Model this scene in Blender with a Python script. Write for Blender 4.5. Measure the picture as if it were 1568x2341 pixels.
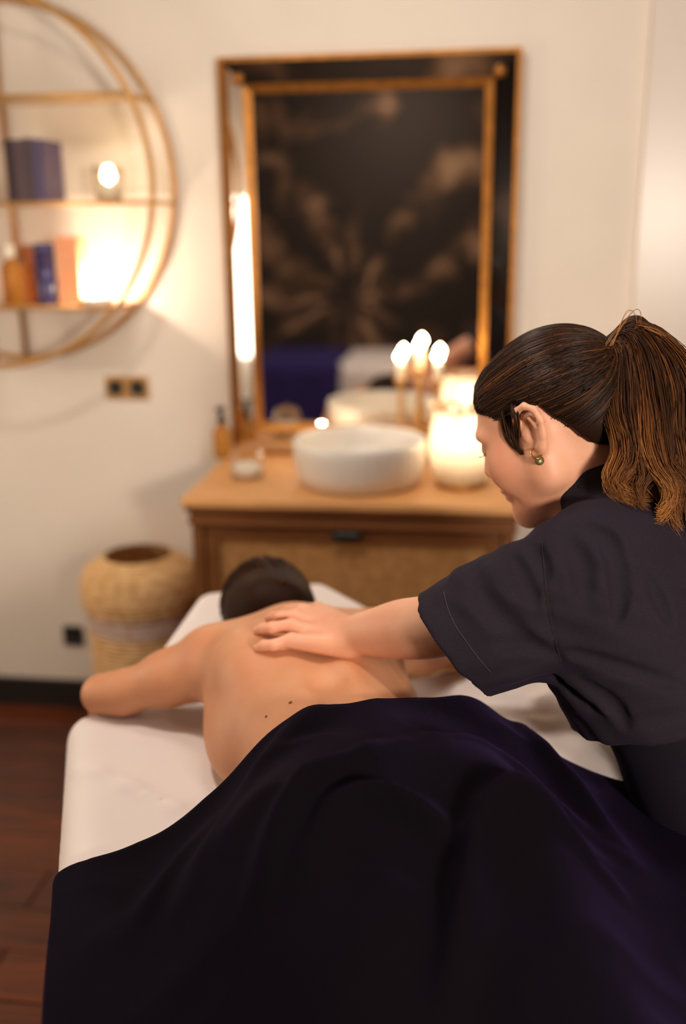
import bpy, bmesh, math, random
import numpy as np
from mathutils import Vector, Matrix, noise as mnoise

for o in list(bpy.data.objects):
    bpy.data.objects.remove(o, do_unlink=True)
scene = bpy.context.scene
COL = scene.collection
random.seed(7)
RNG = np.random.default_rng(7)

# ------------------------------------------------------------------ camera
FPX, CXP, CYP = 2287.0, 784.0, 1170.5
CAM_H = 1.52
PITCH, YAW, ROLL = math.radians(16.0), math.radians(8.0), math.radians(-0.7)
FW = np.array([-math.sin(YAW)*math.cos(PITCH), math.cos(YAW)*math.cos(PITCH), -math.sin(PITCH)])
_r0 = np.array([math.cos(YAW), math.sin(YAW), 0.0])
_u0 = np.cross(_r0, FW)
RT = _r0*math.cos(ROLL) + _u0*math.sin(ROLL)
UP = np.cross(RT, FW)
CAMP = np.array([0.0, 0.0, CAM_H])
cam_d = bpy.data.cameras.new('camera')
cam = bpy.data.objects.new('camera', cam_d)
COL.objects.link(cam)
cam_d.sensor_fit = 'VERTICAL'
cam_d.sensor_height = 36.0
cam_d.lens = FPX/2341.0*36.0
cam_d.clip_start = 0.02
cam.matrix_world = Matrix(((RT[0], UP[0], -FW[0], CAMP[0]), (RT[1], UP[1], -FW[1], CAMP[1]),
                           (RT[2], UP[2], -FW[2], CAMP[2]), (0, 0, 0, 1)))
cam_d.dof.use_dof = True
cam_d.dof.focus_distance = 1.27
cam_d.dof.aperture_fstop = 1.4
scene.camera = cam

# ------------------------------------------------------------------ world, large lights, exposure
world = bpy.data.worlds.new('world')
scene.world = world
world.use_nodes = True
world.node_tree.nodes['Background'].inputs[0].default_value = (0.9, 0.8, 0.7, 1)
world.node_tree.nodes['Background'].inputs[1].default_value = 0.05
scene.view_settings.view_transform = 'Standard'
scene.view_settings.look = 'None'
scene.view_settings.gamma = 1.0
scene.view_settings.use_curve_mapping = False
scene.view_settings.exposure = 0.38

def area_light(name, loc, target, size, power, color, spread=180):
    d = bpy.data.lights.new(name, 'AREA')
    d.shape = 'DISK'; d.size = size; d.energy = power; d.color = color
    d.spread = math.radians(spread)
    o = bpy.data.objects.new(name, d); COL.objects.link(o)
    o.location = loc
    o.rotation_euler = (Vector(target)-Vector(loc)).to_track_quat('-Z', 'Y').to_euler()
    return o
area_light('ceiling_light_key', (-0.75, 1.35, 2.52), (-0.35, 1.45, 0.9), 0.22, 10.5, (1.0, 0.88, 0.77))
area_light('ceiling_light_wall', (-0.25, 1.75, 2.52), (-0.35, 2.6, 0.85), 0.5, 5.2, (1.0, 0.91, 0.81))
area_light('ceiling_light_side', (0.9, 0.25, 2.52), (0.35, 1.2, 1.0), 0.5, 4, (0.95, 0.86, 0.88))
area_light('rear_fill_light', (-0.6, -1.0, 2.52), (-0.7, -1.7, 1.0), 0.5, 12, (1.0, 0.84, 0.68))  # added fill, brightens the rear wall that the mirror reflects
area_light('fill_light_right', (1.0, -0.45, 1.55), (0.0, 1.4, 1.15), 0.30, 33, (1.0, 0.87, 0.74))  # added fill light from behind right, out of view

# ------------------------------------------------------------------ helpers
def ray(x, y): return FW + RT*(x-CXP)/FPX - UP*(y-CYP)/FPX
def P(x, y, d): return CAMP + ray(x, y)*d
def onz(x, y, z):
    r = ray(x, y); return CAMP + r*((z-CAM_H)/r[2])
def ony(x, y, Y):
    r = ray(x, y); return CAMP + r*(Y/r[1])
def npv(*a): return np.array(a, dtype=float)
def unit(v):
    v = np.asarray(v, float); return v/np.linalg.norm(v)

def empty(name, loc=(0, 0, 0), label=None, cat=None, group=None, kind=None):
    o = bpy.data.objects.new(name, None); COL.objects.link(o)
    o.location = tuple(float(v) for v in loc); o.empty_display_size = 0.05
    tag(o, label, cat, group, kind)
    return o
def tag(o, label=None, cat=None, group=None, kind=None):
    if label: o['label'] = label
    if cat: o['category'] = cat
    if group: o['group'] = group
    if kind: o['kind'] = kind
    return o
def wloc(o):
    l = np.zeros(3)
    while o is not None:
        l += np.array(o.location); o = o.parent
    return l
def mesh_obj(name, V, Fc, mat, parent=None, smooth=True, attr=None):
    """vertices in world coordinates; the object sits at its parent's origin"""
    V = np.asarray(V, dtype=np.float64).reshape(-1, 3)
    if parent is not None: V = V - wloc(parent)
    me = bpy.data.meshes.new(name)
    if isinstance(Fc, np.ndarray):
        n, k = Fc.shape
        me.vertices.add(len(V)); me.vertices.foreach_set('co', V.astype(np.float32).ravel())
        me.loops.add(n*k); me.loops.foreach_set('vertex_index', Fc.astype(np.int32).ravel())
        me.polygons.add(n)
        me.polygons.foreach_set('loop_start', np.arange(0, n*k, k, dtype=np.int32))
        me.update(calc_edges=True); me.validate()
    else:
        me.from_pydata([tuple(v) for v in V], [], [tuple(f) for f in Fc]); me.update()
    if smooth:
        me.polygons.foreach_set('use_smooth', [True]*len(me.polygons))
    if attr is not None:
        a = me.attributes.new('tone', 'FLOAT', 'POINT'); a.data.foreach_set('value', np.asarray(attr, np.float32))
    me.materials.append(mat)
    o = bpy.data.objects.new(name, me); COL.objects.link(o)
    if parent is not None: o.parent = parent
    return o
def bm_obj(name, bm, mat, parent=None, smooth=False):
    bmesh.ops.recalc_face_normals(bm, faces=bm.faces)
    if parent is not None: bmesh.ops.translate(bm, verts=bm.verts, vec=-Vector(wloc(parent)))
    me = bpy.data.meshes.new(name); bm.to_mesh(me); bm.free()
    if smooth: me.polygons.foreach_set('use_smooth', [True]*len(me.polygons))
    me.materials.append(mat)
    o = bpy.data.objects.new(name, me); COL.objects.link(o)
    if parent is not None: o.parent = parent
    return o
def box(name, lo, hi, mat, parent=None, bev=0.0, seg=2, rotz=0.0):
    bm = bmesh.new(); bmesh.ops.create_cube(bm, size=1.0)
    lo = Vector(lo); hi = Vector(hi)
    c = (lo+hi)/2; s = hi-lo
    for v in bm.verts: v.co = Vector((v.co.x*s.x, v.co.y*s.y, v.co.z*s.z))
    if bev > 0: bmesh.ops.bevel(bm, geom=bm.edges[:], offset=bev, segments=seg, affect='EDGES', profile=0.5)
    if rotz: bmesh.ops.rotate(bm, verts=bm.verts, cent=(0, 0, 0), matrix=Matrix.Rotation(rotz, 3, 'Z'))
    bmesh.ops.translate(bm, verts=bm.verts, vec=c)
    return bm_obj(name, bm, mat, parent, smooth=False)
def lathe(name, prof, center, mat, parent=None, n=40, cap=True, fn=None):
    """prof: list of (r, z) from bottom to top, world z offsets from center"""
    V = []; Fc = []
    m = len(prof)
    for i in range(n):
        t = 2*math.pi*i/n
        for j, (r, z) in enumerate(prof):
            rr = r*(fn(t, z) if fn else 1.0)
            V.append((center[0]+rr*math.cos(t), center[1]+rr*math.sin(t), center[2]+z))
    for i in range(n):
        k = (i+1) % n
        for j in range(m-1):
            Fc.append((i*m+j, k*m+j, k*m+j+1, i*m+j+1))
    if cap:
        if prof[0][0] > 1e-6: Fc.append(tuple(i*m for i in range(n))[::-1])
        if prof[-1][0] > 1e-6: Fc.append(tuple(i*m+m-1 for i in range(n)))
    return mesh_obj(name, V, Fc, mat, parent)
def tube_arrays(path, rad, n=8, closed=False):
    path = np.asarray(path, float); m = len(path)
    rad = np.full(m, rad) if np.isscalar(rad) else np.asarray(rad)
    T = np.gradient(path, axis=0)
    if closed: T = np.roll(path, -1, 0)-np.roll(path, 1, 0)
    T /= np.linalg.norm(T, axis=1)[:, None]+1e-12
    ref = npv(0, 0, 1) if abs(T[0][2]) < 0.9 else npv(1, 0, 0)
    N = np.zeros_like(path); nn = np.cross(T[0], ref); nn /= np.linalg.norm(nn)
    for i in range(m):
        nn = nn - T[i]*np.dot(nn, T[i]); nn /= np.linalg.norm(nn)+1e-12; N[i] = nn
    B = np.cross(T, N)
    an = np.linspace(0, 2*math.pi, n, endpoint=False)
    V = path[:, None, :] + rad[:, None, None]*(np.cos(an)[None, :, None]*N[:, None, :]+np.sin(an)[None, :, None]*B[:, None, :])
    idx = np.arange(m*n).reshape(m, n)
    a = idx if closed else idx[:-1]
    b = np.roll(idx, -1, 0) if closed else idx[1:]
    Fq = np.stack([a, np.roll(a, -1, 1), np.roll(b, -1, 1), b], -1).reshape(-1, 4)
    return V.reshape(-1, 3), Fq
def tube(name, path, rad, mat, parent=None, n=8, closed=False, cap=True):
    V, Fq = tube_arrays(path, rad, n, closed)
    Fc = [tuple(f) for f in Fq]
    if cap and not closed:
        m = len(V)
        Fc.append(tuple(range(n))[::-1]); Fc.append(tuple(range(m-n, m)))
    return mesh_obj(name, V, Fc, mat, parent)
def spline(pts, n):
    """Catmull-Rom through pts"""
    p = np.asarray(pts, float)
    p = np.vstack([2*p[0]-p[1], p, 2*p[-1]-p[-2]])
    m = len(p)-3
    t = np.linspace(0, m-1e-9, n); i = t.astype(int); f = (t-i)[:, None]
    p0, p1, p2, p3 = p[i], p[i+1], p[i+2], p[i+3]
    return 0.5*((2*p1)+(-p0+p2)*f+(2*p0-5*p1+4*p2-p3)*f*f+(-p0+3*p1-3*p2+p3)*f**3)
def thin_tube(path, rad, n):
    T_ = np.gradient(path, axis=0); T_ /= np.linalg.norm(T_, axis=1)[:, None]+1e-12
    N_ = np.cross(T_, npv(0.83, 0.21, 0.515)); N_ /= np.linalg.norm(N_, axis=1)[:, None]+1e-12
    B_ = np.cross(T_, N_); m = len(path)
    an = np.linspace(0, 2*math.pi, n, endpoint=False)
    V = path[:, None, :]+rad[:, None, None]*(np.cos(an)[None, :, None]*N_[:, None, :]+np.sin(an)[None, :, None]*B_[:, None, :])
    idx = np.arange(m*n).reshape(m, n); a, b = idx[:-1], idx[1:]
    return V.reshape(-1, 3), np.stack([a, np.roll(a, -1, 1), np.roll(b, -1, 1), b], -1).reshape(-1, 4)
def strands(name, paths, r0, mat, parent, tones=None, n=3, tip=0.25):
    VV = []; FF = []; TT = []; off = 0
    for i, pth in enumerate(paths):
        m = len(pth)
        rr = r0*(1-(1-tip)*np.linspace(0, 1, m)**2)
        V, Fq = thin_tube(pth, rr, n)
        VV.append(V); FF.append(Fq+off); off += len(V)
        TT.append(np.repeat(np.broadcast_to(np.asarray(tones[i], float), (m,)), n))
    o = mesh_obj(name, np.vstack(VV), np.vstack(FF), mat, parent, attr=np.concatenate(TT))
    o['kind'] = 'stuff'
    return o

# ------------------------------------------------------------------ materials
def srgb(r, g, b):
    f = lambda c: (c/255/12.92) if c/255 <= 0.04045 else ((c/255+0.055)/1.055)**2.4
    return (f(r), f(g), f(b), 1)
def new_mat(name):
    m = bpy.data.materials.new(name); m.use_nodes = True
    nt = m.node_tree
    return m, nt, nt.nodes['Principled BSDF']
def N(nt, typ, **kw):
    n = nt.nodes.new(typ)
    for k, v in kw.items():
        if k.startswith('i_'):
            key = k[2:].replace('_', ' ')
            n.inputs[key].default_value = v
        else: setattr(n, k, v)
    return n
def mat_basic(name, col, rough=0.5, metal=0.0, noise_amt=0.12, noise_scale=6.0, bump=0.0, bump_scale=60.0, stretch=(1, 1, 1), **kw):
    m, nt, b = new_mat(name)
    b.inputs['Roughness'].default_value = rough
    b.inputs['Metallic'].default_value = metal
    for k, v in kw.items(): b.inputs[k.replace('_', ' ')].default_value = v
    tc = N(nt, 'ShaderNodeTexCoord'); mp = N(nt, 'ShaderNodeMapping'); mp.inputs['Scale'].default_value = stretch
    nt.links.new(tc.outputs['Object'], mp.inputs['Vector'])
    nz = N(nt, 'ShaderNodeTexNoise', i_Scale=noise_scale, i_Detail=4.0)
    nt.links.new(mp.outputs[0], nz.inputs['Vector'])
    rp = N(nt, 'ShaderNodeValToRGB')
    rp.color_ramp.elements[0].position = 0.3; rp.color_ramp.elements[1].position = 0.7
    rp.color_ramp.elements[0].color = tuple(c*(1-noise_amt) for c in col[:3])+(1,)
    rp.color_ramp.elements[1].color = tuple(min(1, c*(1+noise_amt)) for c in col[:3])+(1,)
    nt.links.new(nz.outputs[0], rp.inputs[0]); nt.links.new(rp.outputs[0], b.inputs['Base Color'])
    if bump > 0:
        n2 = N(nt, 'ShaderNodeTexNoise', i_Scale=bump_scale, i_Detail=3.0)
        nt.links.new(mp.outputs[0], n2.inputs['Vector'])
        bp = N(nt, 'ShaderNodeBump', i_Strength=bump, i_Distance=0.01)
        nt.links.new(n2.outputs[0], bp.inputs['Height']); nt.links.new(bp.outputs[0], b.inputs['Normal'])
    return m
def mat_emit(name, col, strength):
    m, nt, b = new_mat(name)
    b.inputs['Base Color'].default_value = col
    b.inputs['Emission Color'].default_value = col
    b.inputs['Emission Strength'].default_value = strength
    return m

M = {}
M['wall'] = mat_basic('wall_paint', srgb(230, 219, 205), 0.85, noise_amt=0.02, bump=0.05)
M['white'] = mat_basic('white_paint', srgb(235, 228, 218), 0.8, noise_amt=0.02)
M['black_paint'] = mat_basic('black_paint', srgb(30, 24, 20), 0.5)
M['gold'] = mat_basic('brushed_gold', srgb(196, 150, 92), 0.45, 0.65, noise_amt=0.1, noise_scale=30)
M['gold_dark'] = mat_basic('aged_gold', srgb(164, 108, 46), 0.4, 0.8, noise_amt=0.2, noise_scale=30)
M['mirror'] = mat_basic('mirror_glass', (0.86, 0.84, 0.82, 1), 0.015, 1.0, noise_amt=0.01)
M['mirror_strip'] = mat_basic('antique_mirror', (0.72, 0.66, 0.6, 1), 0.05, 1.0, noise_amt=0.06, noise_scale=12)
M['oak'] = mat_basic('oak', srgb(212, 156, 98), 0.5, noise_amt=0.14, noise_scale=5, bump=0.08, bump_scale=30, stretch=(2, 14, 14))
M['oak_shaded'] = mat_basic('oak_shaded_front', srgb(122, 74, 34), 0.5, noise_amt=0.15, noise_scale=5, stretch=(2, 14, 14))  # chest front and mouldings, weak front light put into a darker oak
M['black'] = mat_basic('black_metal', srgb(22, 18, 16), 0.4)
M['ceramic'] = mat_basic('white_ceramic', srgb(232, 226, 216), 0.25, noise_amt=0.01)
M['wax'] = mat_basic('wax', srgb(246, 236, 214), 0.5, noise_amt=0.02)
M['flame'] = mat_emit('candle_flame', (1.0, 0.78, 0.45, 1), 60)
M['sheet'] = mat_basic('white_cotton', srgb(230, 219, 214), 0.9, noise_amt=0.02, bump=0.15, bump_scale=14)
M['wicker'] = None

def glass_mat(name, col, alpha=0.6, rough=0.05):
    m, nt, b = new_mat(name)
    out = nt.nodes['Material Output']
    b.inputs['Base Color'].default_value = col; b.inputs['Roughness'].default_value = rough
    b.inputs['Transmission Weight'].default_value = 1.0; b.inputs['IOR'].default_value = 1.25
    tr = N(nt, 'ShaderNodeBsdfTransparent'); tr.inputs[0].default_value = tuple(0.5+0.5*c for c in col[:3])+(1,)
    mx = N(nt, 'ShaderNodeMixShader'); mx.inputs[0].default_value = alpha
    nt.links.new(b.outputs[0], mx.inputs[1]); nt.links.new(tr.outputs[0], mx.inputs[2])
    nt.links.new(mx.outputs[0], out.inputs[0])
    return m
M['glass'] = glass_mat('clear_glass', (0.95, 0.93, 0.88, 1), 0.5)
M['amber'] = glass_mat('amber_glass', (0.85, 0.42, 0.06, 1), 0.35)

def frosted_glass(name):
    m, nt, b = new_mat(name); out = nt.nodes['Material Output']
    tl = N(nt, 'ShaderNodeBsdfTranslucent'); tl.inputs[0].default_value = (0.92, 0.85, 0.74, 1)
    tr = N(nt, 'ShaderNodeBsdfTransparent'); tr.inputs[0].default_value = (1, 0.95, 0.88, 1)
    gl = N(nt, 'ShaderNodeBsdfGlossy'); gl.inputs['Roughness'].default_value = 0.12
    tc = N(nt, 'ShaderNodeTexCoord')
    vo = N(nt, 'ShaderNodeTexVoronoi', i_Scale=55.0); nt.links.new(tc.outputs['Object'], vo.inputs['Vector'])
    bp = N(nt, 'ShaderNodeBump', i_Strength=0.6, i_Distance=0.01); nt.links.new(vo.outputs[0], bp.inputs['Height'])
    for n in (tl, gl): nt.links.new(bp.outputs[0], n.inputs['Normal'])
    m1 = N(nt, 'ShaderNodeMixShader'); m1.inputs[0].default_value = 0.5
    nt.links.new(tl.outputs[0], m1.inputs[1]); nt.links.new(tr.outputs[0], m1.inputs[2])
    m2 = N(nt, 'ShaderNodeMixShader'); m2.inputs[0].default_value = 0.12
    nt.links.new(m1.outputs[0], m2.inputs[1]); nt.links.new(gl.outputs[0], m2.inputs[2])
    nt.links.new(m2.outputs[0], out.inputs[0])
    return m
M['lantern_glass'] = frosted_glass('hammered_glass')

def skin_mat(name, col, blot):
    m, nt, b = new_mat(name)
    tc = N(nt, 'ShaderNodeTexCoord')
    n1 = N(nt, 'ShaderNodeTexNoise', i_Scale=9.0, i_Detail=5.0); nt.links.new(tc.outputs['Object'], n1.inputs['Vector'])
    n2 = N(nt, 'ShaderNodeTexNoise', i_Scale=260.0, i_Detail=2.0); nt.links.new(tc.outputs['Object'], n2.inputs['Vector'])
    rp = N(nt, 'ShaderNodeValToRGB'); rp.color_ramp.elements[0].position = 0.35; rp.color_ramp.elements[1].position = 0.7
    rp.color_ramp.elements[0].color = col; rp.color_ramp.elements[1].color = blot
    nt.links.new(n1.outputs[0], rp.inputs[0]); nt.links.new(rp.outputs[0], b.inputs['Base Color'])
    bp = N(nt, 'ShaderNodeBump', i_Strength=0.06, i_Distance=0.004); nt.links.new(n2.outputs[0], bp.inputs['Height'])
    nt.links.new(bp.outputs[0], b.inputs['Normal'])
    b.inputs['Roughness'].default_value = 0.52
    b.inputs['Subsurface Weight'].default_value = 0.25
    b.inputs['Subsurface Radius'].default_value = (1.0, 0.35, 0.2)
    b.inputs['Subsurface Scale'].default_value = 0.012
    return m
M['skin'] = skin_mat('skin_client', srgb(206, 148, 108), srgb(196, 130, 90))
M['skin2'] = skin_mat('skin_therapist', srgb(228, 172, 140), srgb(220, 150, 116))

def hair_mat(name, cols, spec=0.2, rough=0.5):
    m, nt, b = new_mat(name)
    at = N(nt, 'ShaderNodeAttribute'); at.attribute_name = 'tone'
    rp = N(nt, 'ShaderNodeValToRGB')
    rp.color_ramp.elements[0].color = cols[0]; rp.color_ramp.elements[1].color = cols[-1]
    for i, c in enumerate(cols[1:-1]):
        e = rp.color_ramp.elements.new((i+1)/(len(cols)-1)); e.color = c
    nt.links.new(at.outputs['Fac'], rp.inputs[0]); nt.links.new(rp.outputs[0], b.inputs['Base Color'])
    b.inputs['Roughness'].default_value = rough
    b.inputs['Specular IOR Level'].default_value = spec
    return m
M['hair'] = hair_mat('brown_hair', [srgb(24, 13, 8), srgb(66, 38, 20), srgb(138, 84, 38), srgb(210, 146, 78)])
M['hair2'] = hair_mat('dark_brown_hair', [srgb(34, 18, 10), srgb(54, 29, 15), srgb(92, 52, 26)], 0.10, 0.6)

def cloth_mat(name, col, sheen, sheen_col, bump=0.25, scale=900.0, spec=0.1):
    m, nt, b = new_mat(name)
    tc = N(nt, 'ShaderNodeTexCoord')
    n1 = N(nt, 'ShaderNodeTexNoise', i_Scale=scale, i_Detail=2.0); nt.links.new(tc.outputs['Object'], n1.inputs['Vector'])
    rp = N(nt, 'ShaderNodeValToRGB'); rp.color_ramp.elements[0].position = 0.3; rp.color_ramp.elements[1].position = 0.75
    rp.color_ramp.elements[0].color = tuple(c*0.7 for c in col[:3])+(1,); rp.color_ramp.elements[1].color = tuple(c*1.3 for c in col[:3])+(1,)
    nt.links.new(n1.outputs[0], rp.inputs[0]); nt.links.new(rp.outputs[0], b.inputs['Base Color'])
    bp = N(nt, 'ShaderNodeBump', i_Strength=bump, i_Distance=0.002); nt.links.new(n1.outputs[0], bp.inputs['Height'])
    nt.links.new(bp.outputs[0], b.inputs['Normal'])
    b.inputs['Roughness'].default_value = 0.85
    b.inputs['Specular IOR Level'].default_value = spec
    b.inputs['Sheen Weight'].default_value = sheen
    b.inputs['Sheen Tint'].default_value = sheen_col
    b.inputs['Sheen Roughness'].default_value = 0.45
    return m
M['blanket'] = cloth_mat('navy_fleece', srgb(11, 8, 11), 0.085, srgb(124, 92, 180), 0.4, 700.0, 0.03)
M['shirt'] = cloth_mat('dark_navy_cotton', srgb(38, 32, 40), 0.07, srgb(150, 130, 190), 0.15, 1100.0)
M['trousers'] = cloth_mat('dark_navy_twill', srgb(30, 25, 33), 0.1, srgb(130, 120, 180), 0.15, 1100.0)

def wood_floor():
    m, nt, b = new_mat('dark_oiled_wood')
    tc = N(nt, 'ShaderNodeTexCoord'); oi = N(nt, 'ShaderNodeObjectInfo')
    mp = N(nt, 'ShaderNodeMapping'); mp.inputs['Scale'].default_value = (1.2, 10, 10)
    ad = N(nt, 'ShaderNodeVectorMath', operation='MULTIPLY_ADD')
    cb = N(nt, 'ShaderNodeCombineXYZ'); nt.links.new(oi.outputs['Random'], cb.inputs[0]); nt.links.new(oi.outputs['Random'], cb.inputs[1])
    ad.inputs[1].default_value = (9, 9, 9); nt.links.new(cb.outputs[0], ad.inputs[0]); nt.links.new(tc.outputs['Object'], ad.inputs[2])
    nt.links.new(ad.outputs[0], mp.inputs[0])
    nz = N(nt, 'ShaderNodeTexNoise', i_Scale=3.0, i_Detail=6.0, i_Distortion=1.2); nt.links.new(mp.outputs[0], nz.inputs['Vector'])
    rp = N(nt, 'ShaderNodeValToRGB')
    rp.color_ramp.elements[0].position = 0.3; rp.color_ramp.elements[1].position = 0.72
    rp.color_ramp.elements[0].color = srgb(66, 25, 5); rp.color_ramp.elements[1].color = srgb(122, 56, 16)
    nt.links.new(nz.outputs[0], rp.inputs[0])
    mx = N(nt, 'ShaderNodeMix', data_type='RGBA', blend_type='MULTIPLY'); mx.inputs[0].default_value = 0.45
    nt.links.new(rp.outputs[0], mx.inputs[6]); nt.links.new(oi.outputs['Random'], mx.inputs[7])
    nt.links.new(mx.outputs[2], b.inputs['Base Color']); b.inputs['Roughness'].default_value = 0.42
    return m
M['floor'] = wood_floor()

def marble():
    m, nt, b = new_mat('white_marble')
    tc = N(nt, 'ShaderNodeTexCoord')
    n1 = N(nt, 'ShaderNodeTexNoise', i_Scale=1.6, i_Detail=6.0, i_Distortion=1.0); nt.links.new(tc.outputs['Object'], n1.inputs['Vector'])
    wv = N(nt, 'ShaderNodeTexWave', i_Scale=0.55, i_Distortion=7.0, i_Detail=4.0); wv.wave_type = 'BANDS'; wv.bands_direction = 'DIAGONAL'
    nt.links.new(tc.outputs['Object'], wv.inputs['Vector'])
    rp = N(nt, 'ShaderNodeValToRGB')
    rp.color_ramp.elements[0].position = 0.0; rp.color_ramp.elements[0].color = srgb(168, 148, 134)
    rp.color_ramp.elements[1].position = 0.14; rp.color_ramp.elements[1].color = srgb(232, 222, 212)
    nt.links.new(wv.outputs[1], rp.inputs[0])
    r2 = N(nt, 'ShaderNodeValToRGB'); r2.color_ramp.elements[0].color = srgb(226, 216, 208); r2.color_ramp.elements[1].color = (1, 1, 1, 1)
    nt.links.new(n1.outputs[0], r2.inputs[0])
    mx = N(nt, 'ShaderNodeMix', data_type='RGBA', blend_type='MULTIPLY'); mx.inputs[0].default_value = 0.8
    nt.links.new(rp.outputs[0], mx.inputs[6]); nt.links.new(r2.outputs[0], mx.inputs[7])
    nt.links.new(mx.outputs[2], b.inputs['Base Color']); b.inputs['Roughness'].default_value = 0.3
    return m
M['marble'] = marble()

def mural(center):
    """dark botanical wallpaper: pale brown fronds and blossoms printed on near black"""
    m, nt, b = new_mat('botanical_wallpaper')
    tc = N(nt, 'ShaderNodeTexCoord')
    mp = N(nt, 'ShaderNodeMapping'); mp.inputs['Location'].default_value = (-center[0], 0, -center[2])
    nt.links.new(tc.outputs['Object'], mp.inputs[0])
    nz = N(nt, 'ShaderNodeTexNoise', i_Scale=1.7, i_Detail=3.0); nt.links.new(mp.outputs[0], nz.inputs['Vector'])
    wz = N(nt, 'ShaderNodeVectorMath', operation='MULTIPLY_ADD'); wz.inputs[1].default_value = (0.5, 0, 0.5)
    nt.links.new(nz.outputs[1], wz.inputs[0]); nt.links.new(mp.outputs[0], wz.inputs[2])
    sp = N(nt, 'ShaderNodeSeparateXYZ'); nt.links.new(wz.outputs[0], sp.inputs[0])
    an = N(nt, 'ShaderNodeMath', operation='ARCTAN2'); nt.links.new(sp.outputs[0], an.inputs[0]); nt.links.new(sp.outputs[2], an.inputs[1])
    ml = N(nt, 'ShaderNodeMath', operation='MULTIPLY'); ml.inputs[1].default_value = 11.0; nt.links.new(an.outputs[0], ml.inputs[0])
    sn = N(nt, 'ShaderNodeMath', operation='SINE'); nt.links.new(ml.outputs[0], sn.inputs[0])
    vo = N(nt, 'ShaderNodeTexNoise', i_Scale=3.0, i_Detail=3.0, i_Distortion=0.8); nt.links.new(mp.outputs[0], vo.inputs['Vector'])
    a1 = N(nt, 'ShaderNodeMath', operation='MULTIPLY_ADD'); a1.inputs[1].default_value = 0.10; nt.links.new(sn.outputs[0], a1.inputs[0]); nt.links.new(vo.outputs[0], a1.inputs[2])
    ln = N(nt, 'ShaderNodeVectorMath', operation='LENGTH'); nt.links.new(wz.outputs[0], ln.inputs[0])
    a2 = N(nt, 'ShaderNodeMath', operation='MULTIPLY_ADD'); a2.inputs[1].default_value = -0.09; nt.links.new(ln.outputs['Value'], a2.inputs[0]); nt.links.new(a1.outputs[0], a2.inputs[2])
    rp = N(nt, 'ShaderNodeValToRGB'); e = rp.color_ramp.elements
    e[0].position = 0.34; e[0].color = srgb(36, 24, 17)
    e[1].position = 0.60; e[1].color = srgb(152, 120, 94)
    q = e.new(0.46); q.color = srgb(90, 64, 44)
    nt.links.new(a2.outputs[0], rp.inputs[0]); nt.links.new(rp.outputs[0], b.inputs['Base Color'])
    b.inputs['Roughness'].default_value = 0.8
    return m

def wicker_mat(name, c0, c1):
    m, nt, b = new_mat(name)
    tc = N(nt, 'ShaderNodeTexCoord')
    vo = N(nt, 'ShaderNodeTexNoise', i_Scale=38.0, i_Detail=3.0); nt.links.new(tc.outputs['Object'], vo.inputs['Vector'])
    rp = N(nt, 'ShaderNodeValToRGB'); rp.color_ramp.elements[0].position = 0.35; rp.color_ramp.elements[1].position = 0.65
    rp.color_ramp.elements[0].color = c0; rp.color_ramp.elements[1].color = c1
    nt.links.new(vo.outputs[0], rp.inputs[0]); nt.links.new(rp.outputs[0], b.inputs['Base Color'])
    b.inputs['Roughness'].default_value = 0.8
    return m
M['wicker'] = wicker_mat('seagrass', srgb(206, 160, 102), srgb(236, 196, 142))
M['wicker_band'] = wicker_mat('seagrass_whitewashed', srgb(196, 166, 148), srgb(216, 190, 174))
M['cane'] = wicker_mat('cane_webbing', srgb(166, 118, 66), srgb(186, 138, 82))

# ================================================================== the room
WY = 2.86                      # back wall
XL, XR, YR, ZC = -2.3, 1.7, -1.75, 2.6
def slab(name, lo, hi, mat):
    o = box(name, lo, hi, mat); o['kind'] = 'structure'; return o
slab('wall_back', (XL-0.1, WY, 0), (XR+0.1, WY+0.1, ZC), M['wall'])
slab('wall_left', (XL-0.1, YR, 0), (XL, WY, ZC), M['wall'])
M['taupe'] = mat_basic('taupe_paint', srgb(150, 136, 122), 0.85, noise_amt=0.03)
slab('wall_right', (XR, YR, 0), (XR+0.1, WY, ZC), M['taupe'])
mc = npv(-0.72, YR, 1.25)
slab('wall_rear', (XL-0.1, YR-0.1, 0), (XR+0.1, YR, ZC), mural(mc))
slab('ceiling', (XL-0.1, YR-0.1, ZC), (XR+0.1, WY+0.1, ZC+0.1), M['taupe'])
fl = slab('floor', (XL-0.1, YR-0.1, -0.1), (XR+0.1, WY+0.1, -0.012), M['black_paint'])
# planks laid parallel to the back wall
pw, pl = 0.142, 1.34
plank_me = None
rows = int((WY-YR)/pw)+1
for r in range(rows):
    y1 = WY-r*pw; y0 = y1-pw+0.003
    x = XL-random.uniform(0, 1.0)
    while x < XR:
        xa, xb = max(x, XL), min(x+pl-0.003, XR)
        if xb-xa > 0.05 and y0 > YR-0.1:
            full = abs((xb-xa)-(pl-0.003)) < 1e-4
            if full and plank_me is not None:
                o = bpy.data.objects.new('plank', plank_me); COL.objects.link(o); o.parent = fl
                o.location = ((xa+xb)/2, (y0+y1)/2, -0.006)
            else:
                bm = bmesh.new(); bmesh.ops.create_cube(bm, size=1.0)
                for v in bm.verts: v.co = Vector((v.co.x*(xb-xa), v.co.y*(pw-0.003), v.co.z*0.012))
                bmesh.ops.bevel(bm, geom=[e for e in bm.edges if all(v.co.z > 0 for v in e.verts)], offset=0.0015, segments=1, affect='EDGES')
                me = bpy.data.meshes.new('plank'); bm.to_mesh(me); bm.free(); me.materials.append(M['floor'])
                o = bpy.data.objects.new('plank', me); COL.objects.link(o); o.parent = fl
                o.location = ((xa+xb)/2, (y0+y1)/2, -0.006)
                if full: plank_me = me
        x += pl
bb = slab('baseboard_back', (XL, WY-0.018, 0), (XR, WY, 0.095), M['black_paint'])
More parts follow.
